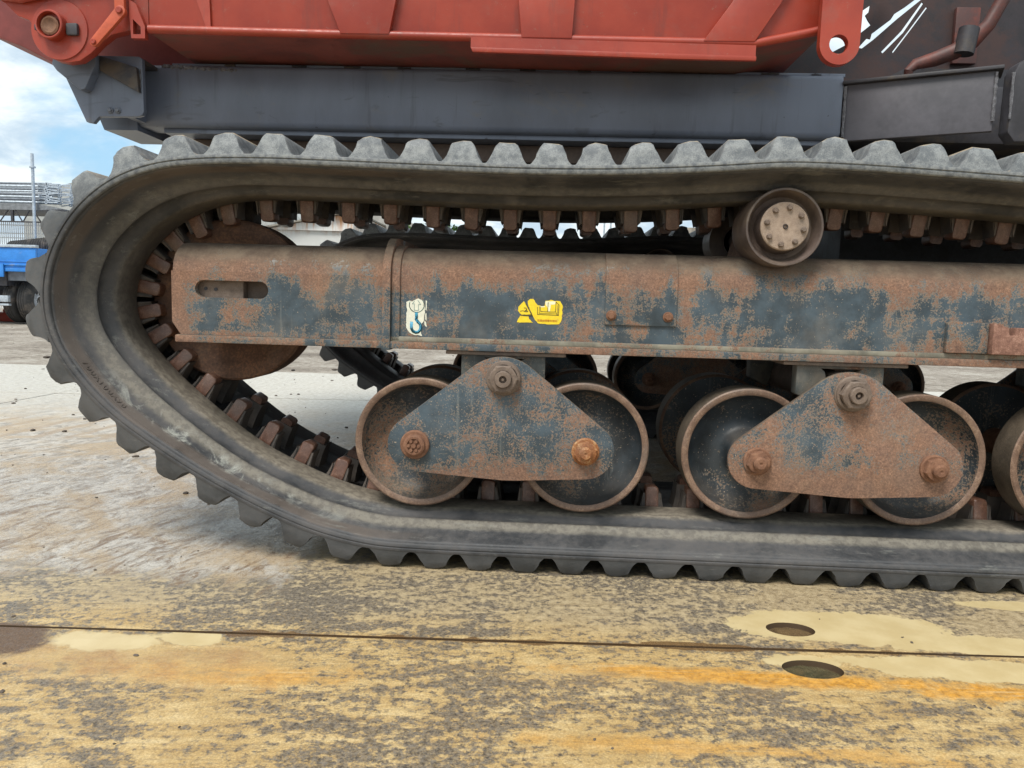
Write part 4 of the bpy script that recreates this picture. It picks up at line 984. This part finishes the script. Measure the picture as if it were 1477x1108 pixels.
for (a, c, o_) in ((-10.31, -10.06, -1), (-10.03, -9.78, 1), (-11.75, -11.50, -1), (-11.47, -11.22, 1)): truck_wheel(a, c, ty+.62, o_)
for (a, c, o_) in ((-9.80, -9.55, 1), (-11.58, -11.33, -1)): truck_wheel(a, c, ty+5.0, o_)
MB().box(-11.65, -9.5, ty+4.4, ty+6.2, .6, 2.35).obj('cab', M_BLUE, TR, bevel=.08)
MB().box(-11.3, -9.85, ty+4.385, ty+4.398, 1.65, 2.1).obj('rear_window', M_DARK, TR)
# black ribbed hose roll lying in the truck bed
mb = MB()
for k in range(26):
    u = k/25; mb.lathe([(-10.85+u*1.3, .0), (-10.85+u*1.3, .17), (-10.82+u*1.3, .19), (-10.80+u*1.3, .17), (-10.80+u*1.3, 0)], ty+1.3, 1.30+.16*u+.12, 14, 'X')
tag(mb.obj('ribbed_pipe_roll', M_TYRE), 'black ribbed pipe lying in the bed of the blue truck', 'pipe')
# pipe rack with scaffold frames
RK = thing('pipe_rack', 'open steel rack of trussed girders holding the scaffold pipes behind the truck', 'rack', (-11.2, 20.0, 0))
k20 = 1.0
ry = 17.5; sc = (ry+1.8)/15.8
def rx(x): return x*sc
def rz(z): return .66+(z-.66)*sc
deckp = MB().prism([(rx(-12.8), rz(2.44)), (rx(-10.75), rz(2.43)), (rx(-10.2), rz(2.33)), (rx(-10.75), rz(2.30)), (rx(-12.8), rz(2.29))], ry, ry+1.6, 'Y').obj('rack_deck', plain('dull_grey_tarp', (.17, .18, .19), .7, var=.3), RK)
MB().box(rx(-12.8), rx(-10.6), ry, ry+.06, rz(2.04), rz(2.065)).obj('bottom_chord', M_DARK, RK)
for x in (-12.5, -11.31): MB().box(rx(x)-.03, rx(x)+.03, ry+.002, ry+.06, rz(2.065), rz(2.29)).obj('post', M_DARK, RK)
for a, c in ((-11.24, -11.10), (-10.94, -11.08), (-10.86, -10.70), (-11.9, -11.6), (-11.4, -11.58)):
    MB().tube([(rx(a), ry+.03, rz(2.29)), (rx(c), ry+.03, rz(2.06))], .016, 6).obj('brace', M_DARK, RK)
for x in (-12.7, -10.70): MB().box(rx(x)-.05, rx(x)+.05, ry+.7, ry+.8, 0, rz(2.3)).obj('leg', M_DARK, RK)
MB().tube([(rx(-10.765), ry-.1, rz(2.0)), (rx(-10.765), ry-.1, rz(3.44))], .038, 10).obj('upright_pipe', M_GALV, RK)
MB().tube([(rx(-10.765), ry-.1, rz(3.15)), (rx(-10.765), ry-.1, rz(3.18))], .075, 10).obj('pipe_collar', M_GALV, RK)
MB().tube([(rx(-10.765), ry-.1, 0), (rx(-10.765), ry-.1, rz(2.1))], .032, 8).obj('upright_pipe', M_GALV, RK)
pg = 'scaffold pipes stacked on the rack'
z = 2.475; row = 0
ppm = MB().tube([(0, 0, 0), (3.0, 0, 0)], .030, 8).mesh('scaffold_pipe', M_GALV)
ppd = MB().tube([(0, 0, 0), (3.0, 0, 0)], .024, 8).mesh('scaffold_pipe_dark', plain('weathered_dark_pipe', (.16, .18, .21), .5, metal=.3, var=.3))
ORD = ['bottom', 'second from bottom', 'third from bottom', 'fourth from bottom', 'fourth from top', 'third from top', 'second from top', 'top']
for row in range(8):
    for dpt in range(2):
        o = link('scaffold_pipe', ppm if row % 2 == 0 else ppd)
        o.matrix_basis = Matrix.Translation((rx(-12.75)+random.uniform(-.03, .03), ry+.10+dpt*.3, rz(2.475+row*.0535))) @ Matrix.Rotation(random.uniform(-.004, .004), 4, 'Y')
        o.scale = (.92, 1, 1)
        tag(o, ('front' if dpt == 0 else 'rear')+' scaffold pipe of the '+ORD[row]+' layer in the stack on the rack', 'pipe', pg)
cpl = MB()
cpl.lathe([(0, .02), (0, .045), (.04, .045), (.04, .02), (0, .02)], 0, 0, 12, 'Y'); cpl.box(.04, .30, .005, .03, -.015, .015); cpl.box(-.25, -.04, .005, .03, -.012, .012)
cpm = cpl.mesh('scaffold_coupler', M_GALV)
for row in range(8):
    for c in range(3):
        o = link('scaffold_brace', cpm); o.matrix_basis = Matrix.Translation((rx(-10.56+c*.13+random.uniform(-.03, .03)), ry+.05+.25*c, rz(2.475+row*.053+random.uniform(-.01, .01)))) @ Matrix.Rotation(random.uniform(-.15, .15), 4, 'Y')
        tag(o, ('left', 'middle', 'right')[c]+' ring ended brace in the '+ORD[row]+' layer of the stack', 'scaffold brace', 'ring ended braces at the right end of the stack')
# low domed shed roof behind the pipes
dm = []
for k in range(15):
    a = math.pi*k/14; dm.append((-15.6*1.27+5.2*-math.cos(a)+3.5, 3.6+1.75*math.sin(a)))
dome = MB().prism([(dm[0][0], 0)]+dm+[(dm[-1][0], 0)], 29, 45, 'Y').obj('domed_shed', plain('faded_canvas', (.33, .34, .33), .8, var=.2, scale=2))
tag(dome, 'low shed with a rounded grey roof behind the scaffold stack', 'shed')
# white mesh fence
FN = thing('mesh_fence', 'white welded mesh fence panel behind the blue truck', 'fence', (-15, 18.6, 0))
fy = 18.6; k18 = (fy+1.8)/19.8
mb = MB()
fx0, fx1 = -17.2, -13.0
nx = 74
for k in range(nx): x = fx0+(fx1-fx0)*k/(nx-1); mb.box(x-.009, x+.009, fy-.008, fy+.008, .1, 2.46)
mb.obj('mesh_wires', M_WHITE, FN)['kind'] = 'stuff'
for z in (.2, 1.2, 2.02, 2.14, 2.36, 2.46): MB().box(fx0, fx1, fy-.024, fy-.009, z-.012, z+.012).obj('rail', M_WHITE, FN)
for x in (-17.2, -15.1, -13.0): MB().box(x-.03, x+.03, fy+.009, fy+.06, 0, 2.5).obj('post', M_WHITE, FN)
# white box container behind the fence
# red jack by the truck's wheel
tag(MB().box(-11.1, -10.82, 13.2, 13.5, -.02, .17).box(-11.05, -10.87, 13.25, 13.45, .17, .23).obj('toolbox', M_RED, bevel=.02), 'small red box on the ground by the truck wheels', 'box')
# buildings and trees beyond the machine
BL = thing('rusty_shed', 'white corrugated shed with rust streaked fascia beyond the far track', 'shed', (-8.3, 27, 0))
def streaked():
    m, t, b = newmat('rust_streaked_sheet'); p = t.pos(); x, y, z = t.xyz(p)
    st = t.noise(t.vm(p, (1, 1, .12)), 5, 6, .65); g = t.mr(z, 2.7, 3.4)
    c = t.mix(t.m('MULTIPLY', t.mr(st, .45, .6), g), (.62, .62, .60), (.42, .20, .08))
    t.set(b.inputs['Base Color'], c); b.inputs['Roughness'].default_value = .6; return m
MS = streaked()
cor = []
for k in range(75): cor += [(-9.9+k*.04, 25.02), (-9.9+k*.04+.02, 25.0)]
MB().prism(cor+[(-6.9, 31), (-9.9, 31)], -.02, 2.96, 'Z').obj('wall', MS, BL, smooth=10)
MB().prism([(-9.9, 2.965), (-6.85, 2.965), (-6.85, 3.60), (-9.9, 2.985)], 24.9, 31, 'Y').obj('gable', MS, BL)
MB().prism([(-10.0, 2.985), (-6.8, 3.625), (-6.8, 3.68), (-10.0, 3.04)], 24.7, 31.2, 'Y').obj('roof', plain('weathered_roof', (.22, .20, .17), .7, var=.4), BL)
tag(MB().prism([(-9.9, 0), (-8.95, 0), (-8.95, 4.2), (-9.5, 4.35), (-9.9, 4.2)], 33, 37, 'Y').obj('silo_tower', plain('pale_tower', (.6, .62, .63), .6)), 'pale square tower rising behind the rust streaked shed', 'tower')
hp = [(-10, 0)]+[(-8.2+i*.6, 3.55+.95*math.sin(math.pi*min(1, i/9))) for i in range(10)]+[(-2.6, 0)]
tag(MB().prism([(-8.6, 0), (-8.6, 3.4), (-7.9, 4.1), (-7.2, 4.3), (-6.4, 4.2), (-5.4, 3.6), (-5.1, 3.2), (-5.1, 0)], 30, 38, 'Y').obj('arched_shed', plain('grey_roofing', (.30, .29, .27), .8, var=.3, scale=1.5)), 'grey roofed shed to the right of the rust streaked shed', 'shed')
M_LEAF = plain('fresh_green_leaf', (.075, .16, .035), .6, var=.5, scale=2)
M_BARK = plain('grey_bark', (.12, .10, .08), .9)
def tree(x, y, h, w, label, seed):
    rn = random.Random(seed); T = thing('young_tree', label, 'tree', (x, y, 0), None)
    MB().tube([(x, y, -.05), (x+.03, y, h*.4), (x+.1, y, h*.8)], [.09, .06, .02], 8).tube([(x+.03, y, h*.4), (x-w*.4, y+.2, h*.75)], [.05, .015], 6).tube([(x+.03, y, h*.45), (x+w*.45, y-.2, h*.8)], [.045, .015], 6).obj('trunk', M_BARK, T)
    mb = MB()
    cl_ = [(rn.uniform(-w*.6, w*.6), rn.uniform(-w*.6, w*.6), rn.uniform(.45, .95)*h, rn.uniform(.18, .36)*w) for _ in range(26)]
    for cx, cy, cz, cr_ in cl_:
        for _ in range(95):
            d = Vector((rn.gauss(0, 1), rn.gauss(0, 1), rn.gauss(0, 1))).normalized()*cr_*rn.uniform(.5, 1.1)
            c = Vector((x+cx, y+cy, cz))+d; s_ = rn.uniform(.04, .08)
            a = Vector((rn.uniform(-1, 1), rn.uniform(-1, 1), rn.uniform(-1, 1))).normalized(); b_ = a.cross(Vector((rn.uniform(-1, 1), rn.uniform(-1, 1), 1))).normalized()
            mb._f([mb.b.verts.new(c+a*s_), mb.b.verts.new(c+b_*s_*.5), mb.b.verts.new(c-a*s_), mb.b.verts.new(c-b_*s_*.5)])
    mb.obj('crown', M_LEAF, T)
tree(-5.1, 26.5, 3.62, .85, 'left one of the two small green trees seen between the tracks', 3)
tree(-3.6, 26.5, 3.50, .55, 'right one of the two small green trees seen between the tracks', 5)
for k, (x, h, lb_) in enumerate(((2.20, 4.6, 'leftmost of the three utility poles seen above the far track'), (2.46, 4.4, 'middle one of the three utility poles seen above the far track'), (3.35, 4.7, 'rightmost of the three utility poles seen above the far track'))):
    P_ = thing('utility_pole', lb_, 'pole', (x, 30, 0)); MB().tube([(x, 30, -.05), (x, 30, h)], [.05, .035], 8).obj('pole', M_GALV, P_)
    MB().box(x-.25, x+.25, 29.93, 29.96, h-.25, h-.2).obj('crossarm', M_DARK, P_)
def bank(x0, x1, y, h0, h1, label, mat, seed, name):
    rn = random.Random(seed); n_ = 24; pts = [(x0, -.02)]
    for k in range(n_+1):
        u = k/n_; pts.append((x0+(x1-x0)*u, h0+(h1-h0)*math.sin(math.pi*u)+rn.uniform(-.08, .08)))
    pts.append((x1, -.02)); return tag(MB().prism(pts, y, y+6, 'Y').obj(name, mat), label, name.replace('_', ' '))
M_HEAP = plain('grey_aggregate', (.30, .27, .23), .95, var=.4, scale=3, bump=.5)
bank(3.0, 9.5, 32, 2.2, 4.15, 'tall grey heap of crushed stone behind the machine', M_HEAP, 4, 'stone_heap')
tag(MB().prism([(-5.5, 0), (3.2, 0), (3.2, 3.3), (2.0, 3.45), (-5.5, 3.30)], 40, 50, 'Y').obj('long_warehouse', plain('pale_cladding', (.55, .57, .58), .6, var=.15, scale=1)), 'long low pale warehouse on the horizon behind the poles', 'warehouse')
